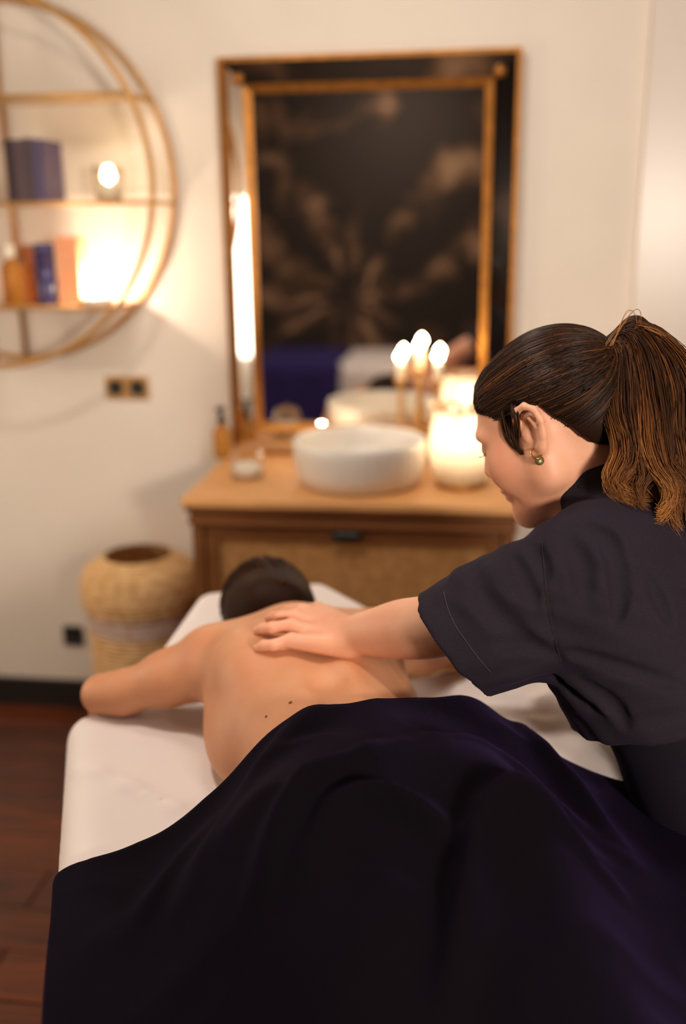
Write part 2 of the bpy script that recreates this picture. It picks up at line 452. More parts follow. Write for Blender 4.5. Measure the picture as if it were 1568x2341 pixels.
slab('baseboard_left', (XL, YR, 0), (XL+0.018, WY-0.02, 0.095), M['black_paint'])
# marble cladding right of the mirror
mp_ = slab('wall_marble', (0.402, WY-0.022, 0.095), (XR, WY-0.0005, ZC), M['marble'])

# ------------------------------------------------------------------ mirror leaning on the chest, against the wall
mx0, mx1, mz0, mz1 = -0.722, 0.082, 0.8735, 1.953
my = WY-0.004
mir = empty('wall_mirror', ((mx0+mx1)/2, my, mz0), 'large rectangular mirror in a thin gold frame standing on the wooden chest', 'mirror')
def quad_slab(name, pts, th, mat):
    """pts: 4 front corners, extruded towards the wall"""
    V = [tuple(p) for p in pts]+[(p[0], my, p[2]) for p in pts]
    Fc = [(0, 1, 2, 3), (7, 6, 5, 4), (0, 4, 5, 1), (1, 5, 6, 2), (2, 6, 7, 3), (3, 7, 4, 0)]
    return mesh_obj(name, V, Fc, mat, mir, smooth=False)
e_, sw, bd = 0.012, 0.058, 0.022
def ringpts(off, y): return [(mx0+off, y, mz0+off), (mx1-off, y, mz0+off), (mx1-off, y, mz1-off), (mx0+off, y, mz1-off)]
def border(name, o1, o2, y1, y2, mat, ys=None):
    A = ringpts(o1, 0); B = ringpts(o2, 0)
    for k in range(4):                        # bottom, right, top, left
        j = (k+1) % 4
        ya, yb = (y1, y2) if ys is None else ys[k]
        pts = [(A[k][0], ya, A[k][2]), (A[j][0], ya, A[j][2]), (B[j][0], yb, B[j][2]), (B[k][0], yb, B[k][2])]
        quad_slab(name, pts, 0, mat)
f0 = my-0.030
border('outer_edge', 0.0, e_, f0-0.006, f0-0.006, M['gold_dark'])
border('bevel_strip', e_, e_+sw, 0, 0, M['mirror_strip'],
       ys=[(f0, f0), (f0+0.004, f0), (f0-0.002, f0+0.002), (f0+0.012, f0-0.0056)])
border('inner_bead', e_+sw, e_+sw+bd, f0-0.014, f0-0.004, M['gold_dark'])
i_ = e_+sw+bd
quad_slab('mirror_pane', [(mx0+i_, f0, mz0+i_), (mx1-i_, f0, mz0+i_), (mx1-i_, f0, mz1-i_), (mx0+i_, f0, mz1-i_)], 0, M['mirror'])
for (ax, az) in ((0, 0), (1, 0), (1, 1), (0, 1)):
    cx_ = (mx0+e_+sw*0.75) if ax == 0 else (mx1-e_-sw*0.75)
    cz_ = (mz0+e_+sw*0.75) if az == 0 else (mz1-e_-sw*0.75)
    V = []; Fc = []
    n = 14
    for i in range(n):
        t = 2*math.pi*i/n
        for (r, h) in ((0.017, 0.0), (0.015, 0.008), (0.008, 0.013), (0.001, 0.014)):
            V.append((cx_+r*math.cos(t), f0-0.004-h, cz_+r*math.sin(t)))
    for i in range(n):
        k = (i+1) % n
        for j in range(3): Fc.append((i*4+j, k*4+j, k*4+j+1, i*4+j+1))
    mesh_obj('corner_stud', V, Fc, M['gold_dark'], mir)

# ------------------------------------------------------------------ round wall shelf
sy1, sy0 = WY-0.012, WY-0.205
sc = npv(-1.352, 0, 1.638); sr = 0.487
shelf = empty('round_wall_shelf', (sc[0], WY-0.1, sc[2]-sr), 'round gold wire wall shelf with three boards on cream wall', 'shelf')
t = np.linspace(0, 2*math.pi, 96, endpoint=False)
for yy in (sy1, sy0):
    tube('ring', np.stack([sc[0]+sr*np.cos(t), np.full_like(t, yy), sc[2]+sr*np.sin(t)], 1), 0.0085, M['gold'], shelf, 8, closed=True)
shz = [ony(200, 214, sy0)[2], ony(200, 463, sy0)[2], ony(200, 703, sy0)[2]]
M['shelf_glass'] = mat_basic('cream_lacquer', srgb(214, 180, 138), 0.35, 0.3, noise_amt=0.05)
for z in shz:
    hw = math.sqrt(sr**2-(z-sc[2])**2)
    box('shelf_board', (sc[0]-hw+0.01, sy0+0.004, z-0.005), (sc[0]+hw-0.01, sy1-0.004, z+0.003), M['shelf_glass'], shelf, 0.0015, 1)
    for yy in (sy0,):
        tube('shelf_rail', [(sc[0]-hw, yy, z-0.001), (sc[0]+hw, yy, z-0.001)], 0.006, M['gold'], shelf, 8)
    for sx in (-1, 1):
        tube('cross_bar', [(sc[0]+sx*hw, sy0, z-0.001), (sc[0]+sx*hw, sy1, z-0.001)], 0.006, M['gold'], shelf, 8)
for yy, dx in ((sy0, 0.0), (sy1, 0.0)):
    tube('upright', [(sc[0]+dx, yy, sc[2]-sr), (sc[0]+dx, yy, sc[2]+sr)], 0.008, M['gold'], shelf, 8)
for z in shz[:1]:
    lathe('joint_collar', [(0.016, -0.016), (0.019, 0), (0.016, 0.016)], (sc[0], sy0, z), M['gold_dark'], shelf, 16)

def book(x0, x1, y0, y1, z0, z1, mat, label, group, lean=0.0):
    """standing book, spine to the room: two boards, spine and page block"""
    e = empty('book', ((x0+x1)/2, (y0+y1)/2, z0), label, 'book', group)
    th = 0.003
    box('cover', (x0, y0, z0), (x0+th, y1, z1), mat, e, 0.0008, 1)
    box('cover', (x1-th, y0, z0), (x1, y1, z1), mat, e, 0.0008, 1)
    box('spine', (x0+th, y0, z0), (x1-th, y0+th, z1), mat, e, 0.0008, 1)
    box('pages', (x0+th, y0+th, z0+0.004), (x1-th, y1-0.004, z1-0.004), M['wax'], e)
    return e
bk = [srgb(52, 38, 42), srgb(86, 68, 72), srgb(78, 62, 66), srgb(84, 72, 100)]
bx = [ony(px, 455, sy0+0.03)[0] for px in (24, 45, 66, 86, 110)]
btop = ony(60, 318, sy0+0.03)[2]
blab = ['blackish plum book, leftmost of four standing on the middle shelf', 'greyish plum book, second from left on the middle shelf',
        'plum book, third from left on the middle shelf', 'violet blue book, rightmost of four on the middle shelf']
for i in range(4):
    mm = mat_basic('book_cloth', bk[i], 0.7, noise_amt=0.2, noise_scale=20, stretch=(8, 8, 1))
    book(bx[i], bx[i+1]-0.0008, sy0+0.02, sy0+0.15, shz[1]+0.0035, btop+(0, -0.001, 0.002, -0.001)[i], mm, blab[i], 'books on the middle shelf')

def bottle(px0, px1, pytop, z0, y, mat, label, capmat, name='glass_bottle'):
    xa, xb = ony(px0, 640, y)[0], ony(px1, 640, y)[0]
    zt = ony((px0+px1)/2, pytop, y)[2]
    r = (xb-xa)/2; h = zt-z0
    e = empty(name, ((xa+xb)/2, y, z0), label, 'bottle')
    lathe('body', [(r*0.9, 0), (r, 0.004), (r, h*0.6), (r*0.85, h*0.68), (r*0.42, h*0.75), (r*0.4, h*0.82)], ((xa+xb)/2, y, z0), mat, e, 28)
    lathe('cap', [(r*0.5, h*0.79), (r*0.52, h*0.8), (r*0.52, h*0.97), (r*0.4, h)], ((xa+xb)/2, y, z0), capmat, e, 20)
    return e
zl = shz[2]+0.0035
bottle(6, 52, 560, zl, sy0+0.05, M['amber'], 'amber glass bottle with pale cap at the left end of the lowest shelf', M['wax'])
M['rust'] = mat_basic('rust_card', srgb(168, 88, 30), 0.5, noise_amt=0.15)
M['navy_gloss'] = mat_basic('navy_gloss', srgb(58, 50, 92), 0.22, noise_amt=0.1)
M['peach'] = mat_basic('peach_card', srgb(238, 164, 118), 0.6, noise_amt=0.06)
def carton(px0, px1, pyt, y, dep, mat, label, name, rot=0.0, lid=0.0):
    xa, xb = ony(px0, 640, y)[0], ony(px1, 640, y)[0]; zt = ony((px0+px1)/2, pyt, y)[2]
    e = empty(name, ((xa+xb)/2, y+dep/2, zl), label, 'box')
    box('carton', (xa, y, zl), (xb, y+dep, zt-lid), mat, e, 0.002, 2, rot)
    if lid: box('lid', (xa-0.001, y-0.001, zt-lid+0.0005), (xb+0.001, y+dep+0.001, zt), mat, e, 0.002, 2, rot)
carton(55, 80, 562, sy0+0.075, 0.06, M['rust'], 'rust brown carton between the amber bottle and the navy canister', 'carton_box', lid=0.02)
xa, xb = ony(84, 640, sy0+0.06)[0], ony(128, 640, sy0+0.06)[0]; zt = ony(106, 556, sy0+0.06)[2]-zl
cn = (xa+xb)/2; r_ = (xb-xa)/2; e = empty('canister', (cn, sy0+0.06, zl), 'glossy dark navy canister left of the peach carton on the lowest shelf', 'canister')
lathe('canister_body', [(r_*0.94, 0), (r_, 0.003), (r_, zt*0.84)], (cn, sy0+0.06, zl), M['navy_gloss'], e, 32)
lathe('canister_lid', [(r_*0.96, zt*0.84), (r_*1.0, zt*0.85), (r_*1.0, zt*0.985), (r_*0.95, zt)], (cn, sy0+0.06, zl), M['navy_gloss'], e, 32)
carton(133, 184, 540, sy0+0.05, 0.055, M['peach'], 'peach coloured carton beside the candle on the lowest shelf', 'carton_box', lid=0.03)

def candle_light(parent, loc, power, color=(1.0, 0.85, 0.68), rad=0.012):
    d = bpy.data.lights.new('candle_glow', 'POINT'); d.energy = power; d.color = color; d.shadow_soft_size = rad
    o = bpy.data.objects.new('candle_glow', d); COL.objects.link(o)
    o.location = tuple(np.array(loc)-wloc(parent)); o.parent = parent
def flame(parent, c, h=0.028, r=0.007):
    lathe('flame', [(0.0008, 0), (r*0.8, h*0.18), (r, h*0.35), (r*0.7, h*0.62), (r*0.25, h*0.88), (0.0004, h)], c, M['flame'], parent, 12)
def wick(parent, c, h=0.006):
    tube('wick', [c, (c[0], c[1], c[2]+h)], 0.0008, M['black'], parent, 6)
# candle in a glass on the middle shelf
c1 = ony(251, 450, sy0+0.08); c1[2] = shz[1]+0.0035
e = empty('glass_candle', c1, 'lit candle in a clear glass cup on the middle shelf', 'candle')
lathe('cup', [(0.030, 0), (0.036, 0.004), (0.043, 0.045), (0.042, 0.09), (0.040, 0.09), (0.041, 0.045), (0.033, 0.006), (0.0, 0.006)], c1, M['glass'], e, 32, cap=False)
lathe('candle_body', [(0.031, 0.0065), (0.032, 0.04), (0.029, 0.043), (0.0, 0.042)], c1, M['wax'], e, 24)
wick(e, (c1[0], c1[1], c1[2]+0.042)); flame(e, (c1[0], c1[1], c1[2]+0.046), 0.046, 0.015)
candle_light(e, (c1[0], c1[1], c1[2]+0.064), 0.7)
c2 = ony(226, 690, sy0+0.06); c2[2] = zl
e = empty('low_candle', c2, 'low lit candle dish glowing on the lowest shelf beside peach carton', 'candle')
lathe('dish', [(0.036, 0), (0.042, 0.004), (0.044, 0.02), (0.041, 0.02), (0.038, 0.006), (0, 0.006)], c2, M['ceramic'], e, 28, cap=False)
lathe('candle_body', [(0.034, 0.0065), (0.034, 0.022), (0.0, 0.021)], c2, M['wax'], e, 24)
wick(e, (c2[0], c2[1], c2[2]+0.021)); flame(e, (c2[0], c2[1], c2[2]+0.025), 0.032, 0.010)
candle_light(e, (c2[0], c2[1], c2[2]+0.045), 5.0)

# ------------------------------------------------------------------ wall sockets
def socket(px, py, n, label, plate):
    c = ony(px, py, WY)
    e = empty('wall_socket', (c[0], WY, c[2]), label, 'socket')
    for k in range(n):
        x = c[0]+(k-(n-1)/2)*0.068
        box('plate', (x-0.033, WY-0.009, c[2]-0.034), (x+0.033, WY-0.0005, c[2]+0.034), plate, e, 0.003, 2)
        V = []; Fc = []; m = 24
        for i in range(m):
            a = 2*math.pi*i/m
            for (r, h) in ((0.023, 0.0095), (0.0225, 0.0125), (0.019, 0.0125), (0.0185, 0.010), (0.0005, 0.010)):
                V.append((x+r*math.cos(a), WY-h, c[2]+r*math.sin(a)))
        for i in range(m):
            j = (i+1) % m
            for q in range(4): Fc.append((i*5+q, j*5+q, j*5+q+1, i*5+q+1))
        mesh_obj('outlet', V, Fc, M['black'], e)
socket(291, 886, 2, 'double brass wall socket with two black outlets below the round shelf', M['gold'])
socket(169, 1452, 1, 'single black wall socket low on the wall beside the basket', M['black'])

# ------------------------------------------------------------------ wooden chest
kx0, kx1, ky0, ky1, kz = -0.735, 0.108, 2.318, WY-0.006, 0.872
ch = empty('wooden_chest', ((kx0+kx1)/2, (ky0+ky1)/2, 0), 'light oak chest with moulded top and woven front panel under the mirror', 'chest')
box('chest_top', (kx0, ky0, kz-0.022), (kx1, ky1, kz), M['oak'], ch, 0.004, 2)
box('cornice', (kx0+0.008, ky0+0.010, kz-0.040), (kx1-0.008, ky1, kz-0.022), M['oak_shaded'], ch, 0.005, 2)
box('cornice', (kx0+0.016, ky0+0.020, kz-0.058), (kx1-0.016, ky1, kz-0.040), M['oak_shaded'], ch, 0.003, 2)
box('frieze', (kx0+0.012, ky0+0.016, kz-0.072), (kx1-0.012, ky1, kz-0.058), M['oak_shaded'], ch, 0.003, 2)
bx0, bx1, by0, bz1 = kx0+0.018, kx1-0.018, ky0+0.028, kz-0.072
box('body', (bx0+0.004, by0+0.022, 0.1), (bx1-0.004, ky1, bz1), M['oak_shaded'], ch)
for x in (bx0, bx1-0.03):
    box('post', (x, by0, 0.0), (x+0.03, by0+0.04, bz1), M['oak_shaded'], ch, 0.003, 2)
    box('post', (x, ky1-0.04, 0.0), (x+0.03, ky1, 0.1), M['oak_shaded'], ch, 0.003, 2)
dr = empty('front_flap', ((bx0+bx1)/2, by0+0.01, 0.12)); dr.parent = ch; dr.location = (0, by0+0.01-(ky0+ky1)/2, 0.12)
fx0, fx1, fz0, fz1 = bx0+0.033, bx1-0.033, 0.13, bz1-0.004
for nm, lo, hi in (('rail', (fx0, by0+0.004, fz1-0.036), (fx1, by0+0.024, fz1)), ('rail', (fx0, by0+0.004, fz0), (fx1, by0+0.024, fz0+0.036)),
                   ('stile', (fx0, by0+0.004, fz0+0.0362), (fx0+0.034, by0+0.024, fz1-0.0362)), ('stile', (fx1-0.034, by0+0.004, fz0+0.0362), (fx1, by0+0.024, fz1-0.0362))):
    box(nm, lo, hi, M['oak_shaded'], dr, 0.003, 2)
box('cane_panel', (fx0+0.033, by0+0.014, fz0+0.035), (fx1-0.033, by0+0.021, fz1-0.035), M['cane'], dr)
hc = ony(793, 1223, by0)
box('handle', (hc[0]-0.036, by0-0.014, fz1-0.030), (hc[0]+0.036, by0+0.006, fz1-0.006), M['black'], dr, 0.006, 3)

# ------------------------------------------------------------------ things on the chest
TZ = kz+0.0005
def on_top(px, py): return onz(px, py, TZ)
# ribbed vessel basin
bc = onz(820, 1062, TZ); bcen = (ony(822, 1062, 2.525)[0], 2.525, TZ)
R = 0.172; Hb = 0.118
rib = lambda a, z: 1+0.008*math.cos(46*a)*(0.3 if z > Hb*0.9 else 1.0)
e = empty('vessel_basin', bcen, 'round ribbed white ceramic basin standing on the chest', 'basin')
lathe('bowl', [(R*0.80, 0), (R*0.90, 0.006), (R*0.97, 0.04), (R, Hb*0.8), (R, Hb*0.97), (R*0.985, Hb), (R*0.95, Hb*0.97), (R*0.93, Hb*0.7), (R*0.82, 0.03), (R*0.3, 0.018), (0.0, 0.016)],
      bcen, M['ceramic'], e, 184, cap=False, fn=rib)
lathe('drain', [(0.022, 0.0185), (0.022, 0.021), (0.0, 0.022)], bcen, M['gold'], e, 20)
# hammered glass lantern with candle
lc = onz(1052, 1108, TZ); lcen = (lc[0], lc[1], TZ)
e = empty('glass_lantern', lcen, 'hammered glass lantern with a bright candle right of the basin', 'lantern')
LH = 0.200; LR = 0.082
lathe('vase', [(LR*0.62, 0.0), (LR*0.72, 0.004), (LR*0.95, LH*0.22), (LR, LH*0.45), (LR*0.97, LH*0.7), (LR*0.84, LH*0.94), (LR*0.84, LH), (LR*0.80, LH), (LR*0.80, LH*0.94), (LR*0.93, LH*0.7), (LR*0.96, LH*0.45), (LR*0.9, LH*0.22), (LR*0.66, 0.008), (0, 0.008)], lcen, M['lantern_glass'], e, 48, cap=False)
lathe('rim', [(LR*0.86, LH-0.004), (LR*0.90, LH-0.002), (LR*0.90, LH+0.004), (LR*0.80, LH+0.005)], lcen, M['gold_dark'], e, 40, cap=False)
lathe('foot', [(LR*0.76, 0.0), (LR*0.80, 0.003), (LR*0.78, 0.012), (LR*0.70, 0.014)], lcen, M['gold_dark'], e, 40, cap=False)
lathe('candle_body', [(0.034, 0.0085), (0.035, 0.012), (0.035, 0.100), (0.030, 0.104), (0, 0.103)], lcen, M['wax'], e, 28)
wick(e, (lcen[0], lcen[1], TZ+0.103)); flame(e, (lcen[0], lcen[1], TZ+0.108), 0.045, 0.014)
candle_light(e, (lcen[0], lcen[1], TZ+0.135), 0.75, rad=0.02)
# three-armed candelabra behind the basin
cc = onz(966, 990, TZ); cb = (cc[0]+0.012, f0-0.060, TZ)
e = empty('candelabra', cb, 'gold three-armed candelabra with lit candles behind the basin', 'candelabra')
lathe('base', [(0.042, 0), (0.042, 0.006), (0.02, 0.014), (0.009, 0.024)], cb, M['gold'], e, 28)
lathe('stem', [(0.008, 0.024), (0.011, 0.05), (0.007, 0.07), (0.008, 0.12), (0.012, 0.135), (0.008, 0.15), (0.008, 0.168)], cb, M['gold'], e, 18)
zc_ = ony(970, 790, cb[1])[2]
arms = [(-0.052, 0.0, zc_-0.030), (0.0, -0.004, zc_), (0.052, 0.0, zc_-0.030)]
for k, (dx, dy, zf) in enumerate(arms):
    base_z = zf-0.075-TZ
    if k != 1:
        tube('arm', spline([(cb[0], cb[1], TZ+0.10), (cb[0]+dx*0.6, cb[1], TZ+0.092), (cb[0]+dx, cb[1], TZ+0.12), (cb[0]+dx, cb[1], TZ+base_z)], 16), 0.004, M['gold'], e, 8)
    else:
        tube('arm', [(cb[0], cb[1], TZ+0.165), (cb[0], cb[1]+dy, TZ+base_z)], 0.005, M['gold'], e, 8)
    cen = (cb[0]+dx, cb[1]+dy, TZ+base_z)
    lathe('candle_cup', [(0.006, -0.004), (0.015, 0.0), (0.017, 0.012), (0.013, 0.012), (0.0, 0.004)], cen, M['gold'], e, 20)
    lathe('taper_candle', [(0.0105, 0.005), (0.0105, 0.058), (0.009, 0.060), (0, 0.0595)], cen, M['wax'], e, 16)
    wick(e, (cen[0], cen[1], cen[2]+0.0595)); flame(e, (cen[0], cen[1], cen[2]+0.063), 0.032, 0.0135)
    candle_light(e, (cen[0], cen[1], cen[2]+0.078), 0.35)
# glass jar with white cotton, bottle, tray, tea light
def jar(px, py, r, h, label, fill):
    c = onz(px, py, TZ); e = empty('glass_jar', c, label, 'jar')
    lathe('jar_body', [(r*0.8, 0), (r*0.95, 0.004), (r, h*0.4), (r*0.9, h*0.75), (r*0.78, h*0.8), (r*0.75, h*0.8), (r*0.87, h*0.74), (r*0.96, h*0.4), (r*0.9, 0.006), (0, 0.006)], c, M['glass'], e, 32, cap=False)
    lathe('jar_lid', [(r*0.8, h*0.805), (r*0.84, h*0.82), (r*0.6, h*0.88), (r*0.2, h*0.91), (r*0.16, h*0.95), (r*0.2, h*0.99), (0, h)], c, M['glass'], e, 28, cap=False)
    lathe('jar_filling', [(r*0.86, 0.007), (r*0.92, h*0.3), (r*0.6, h*0.42), (0, h*0.46)], c, fill, e, 24)
    return c
jar(566, 1092, 0.045, 0.100, 'lidded glass jar of white cotton at the front left of the chest', M['ceramic'])
tc_ = onz(612, 1030, TZ)
e = empty('small_tray', tc_, 'small dark wooden tray behind the glass jar on the chest', 'tray')
M['dark_tray'] = mat_basic('dark_stained_wood', srgb(52, 38, 36), 0.4)
box('tray_bottom', (tc_[0]-0.055, tc_[1]-0.035, TZ), (tc_[0]+0.055, tc_[1]+0.035, TZ+0.008), M['dark_tray'], e, 0.002, 1)
for (a, b_, c_, d_) in ((-0.055, -0.035, 0.055, -0.029), (-0.055, 0.029, 0.055, 0.035), (-0.055, -0.0288, -0.049, 0.0288), (0.049, -0.0288, 0.055, 0.0288)):
    box('tray_side', (tc_[0]+a, tc_[1]+b_, TZ+0.0082), (tc_[0]+c_, tc_[1]+d_, TZ+0.032), M['dark_tray'], e, 0.0015, 1)
pc = npv(tc_[0]-0.005, tc_[1], TZ+0.0085)
e = empty('pillar_candle', pc, 'small cream pillar candle standing in the dark tray', 'candle')
lathe('candle_body', [(0.022, 0), (0.023, 0.002), (0.023, 0.060), (0.020, 0.064), (0, 0.062)], pc, M['wax'], e, 24)
wick(e, (pc[0], pc[1], pc[2]+0.062))
dc = onz(548, 1012, TZ); dc[1] = min(dc[1], f0-0.05)
e = empty('dispenser_bottle', dc, 'amber dispenser bottle with black pump at the left mirror edge', 'bottle')
lathe('body', [(0.025, 0), (0.027, 0.003), (0.027, 0.075), (0.020, 0.088), (0.011, 0.094), (0.011, 0.104)], dc, M['amber'], e, 28)
lathe('collar', [(0.014, 0.1045), (0.014, 0.118), (0.006, 0.120), (0.006, 0.138)], dc, M['black'], e, 18)
box('pump_head', (dc[0]-0.010, dc[1]-0.030, TZ+0.138), (dc[0]+0.010, dc[1]+0.010, TZ+0.150), M['black'], e, 0.003, 2)
tl = onz(700, 1012, TZ); tl[1] = min(tl[1], f0-0.03)
tl = ony(712, 985, 2.735); tl[2] = TZ
e = empty('tea_light', tl, 'tea light burning in a small brass cup left behind the basin', 'candle')
lathe('cup', [(0.020, 0), (0.022, 0.002), (0.023, 0.052), (0.021, 0.052), (0.020, 0.004), (0, 0.004)], tl, M['gold'], e, 24, cap=False)
lathe('candle_body', [(0.0195, 0.0045), (0.0195, 0.042), (0, 0.041)], tl, M['wax'], e, 20)
flame(e, (tl[0], tl[1], tl[2]+0.050), 0.026, 0.010)
candle_light(e, (tl[0], tl[1], tl[2]+0.068), 0.35)

# ------------------------------------------------------------------ belly basket on the floor
kc = ony(311, 1276, 2.60)
bz = kc[2]; bcx, bcy = kc[0], 2.62
print('basket top', bz)
e = empty('belly_basket', (bcx, bcy, 0), 'round belly basket of woven seagrass with pale middle band beside the chest', 'basket')
# profile, coiled rows give the relief
RB = 0.163
h_ = bz
key = [(0.085, 0.0), (0.128, 0.012), (0.142, 0.08), (0.146, 0.16), (0.150, h_-0.205), (0.152, h_-0.20), (0.156, h_-0.15), (0.160, h_-0.142), (0.168, h_-0.10), (0.165, h_-0.06), (0.150, h_-0.028), (0.118, h_-0.008), (0.096, h_+0.006)]
def coil(seg0, seg1, mat, name, inner=False):
    pts = key[seg0:seg1+1]
    L = [0]
    for a, b_ in zip(pts[:-1], pts[1:]): L.append(L[-1]+math.hypot(b_[0]-a[0], b_[1]-a[1]))
    nrow = max(1, int(L[-1]/0.013))
    prof = []
    for k in range(nrow*5+1):
        s_ = L[-1]*k/(nrow*5)
        r = np.interp(s_, L, [p[0] for p in pts]); z = np.interp(s_, L, [p[1] for p in pts])
        prof.append((r+0.004*abs(math.sin(math.pi*k/5)), z))
    lathe(name, prof, (bcx, bcy, 0), mat, e, 96, cap=(seg0 == 0 and False), fn=lambda a, z: 1+0.010*math.sin(40*a+math.pi*int(z/0.013)))
coil(0, 4, M['wicker'], 'lower_weave'); coil(4, 7, M['wicker_band'], 'pale_band'); coil(7, 12, M['wicker'], 'folded_rim')
lathe('lining', [(0.0, 0.01), (0.12, 0.014), (0.136, 0.1), (0.142, h_-0.2), (0.155, h_-0.1), (0.14, h_-0.034), (0.112, h_-0.014), (0.098, h_+0.004)], (bcx, bcy, 0), M['wicker'], e, 64, cap=False)

# ------------------------------------------------------------------ tall floor lamp against the left wall (shows in the mirror's left border)
M['lamp_shade'] = mat_emit('lit_paper_shade', (1.0, 0.88, 0.74, 1), 7.5)
flc = (-2.10, 1.50, 0.0)
e = empty('floor_lamp', flc, 'tall floor lamp with glowing cylindrical paper shade reflected in the mirror border', 'lamp')
lathe('base', [(0.13, 0), (0.13, 0.012), (0.03, 0.022), (0.014, 0.03)], flc, M['black'], e, 32)
tube('pole', [(flc[0], flc[1], 0.025), (flc[0], flc[1], 0.94)], 0.011, M['black'], e, 12)
lathe('shade', [(0.012, 0.935), (0.105, 0.935), (0.110, 0.94), (0.110, 1.64), (0.105, 1.645), (0.012, 1.645)], flc, M['lamp_shade'], e, 36)
lathe('finial', [(0.014, 1.646), (0.014, 1.655), (0.006, 1.67), (0, 1.672)], flc, M['black'], e, 16)

# added stand and dish behind the camera, made up to house the fill light
rl = Vector((1.0, -0.45, 1.55)); rd_ = (Vector((0.0, 1.4, 1.15))-rl).normalized(); rq = rd_.to_track_quat('Z', 'Y').to_matrix()
e = empty('added_fill_lamp', (1.0, -0.45, 0), 'added black dish fill lamp on a floor stand behind the foot of the table', 'lamp')
V = []; Fc = []; pr = [(0.165, 0.03), (0.165, -0.01), (0.12, -0.07), (0.04, -0.10), (0.001, -0.102), (0.001, -0.095), (0.04, -0.092), (0.115, -0.064), (0.158, -0.008), (0.160, 0.03)]
for i in range(32):
    a = 2*math.pi*i/32
    for (r, h_) in pr: V.append(tuple(rl+rq @ Vector((r*math.cos(a), r*math.sin(a), h_))))
for i in range(32):
    k = (i+1) % 32
    for j in range(len(pr)): Fc.append((i*len(pr)+j, k*len(pr)+j, k*len(pr)+(j+1) % len(pr), i*len(pr)+(j+1) % len(pr)))
mesh_obj('dish', V, Fc, M['black'], e)
tp = rl-rd_*0.10
tube('pole', [(tp.x, tp.y, 0.02), tuple(tp)], 0.012, M['black'], e, 12)
lathe('base', [(0.14, 0), (0.14, 0.014), (0.03, 0.022), (0.014, 0.03)], (tp.x, tp.y, 0), M['black'], e, 32)

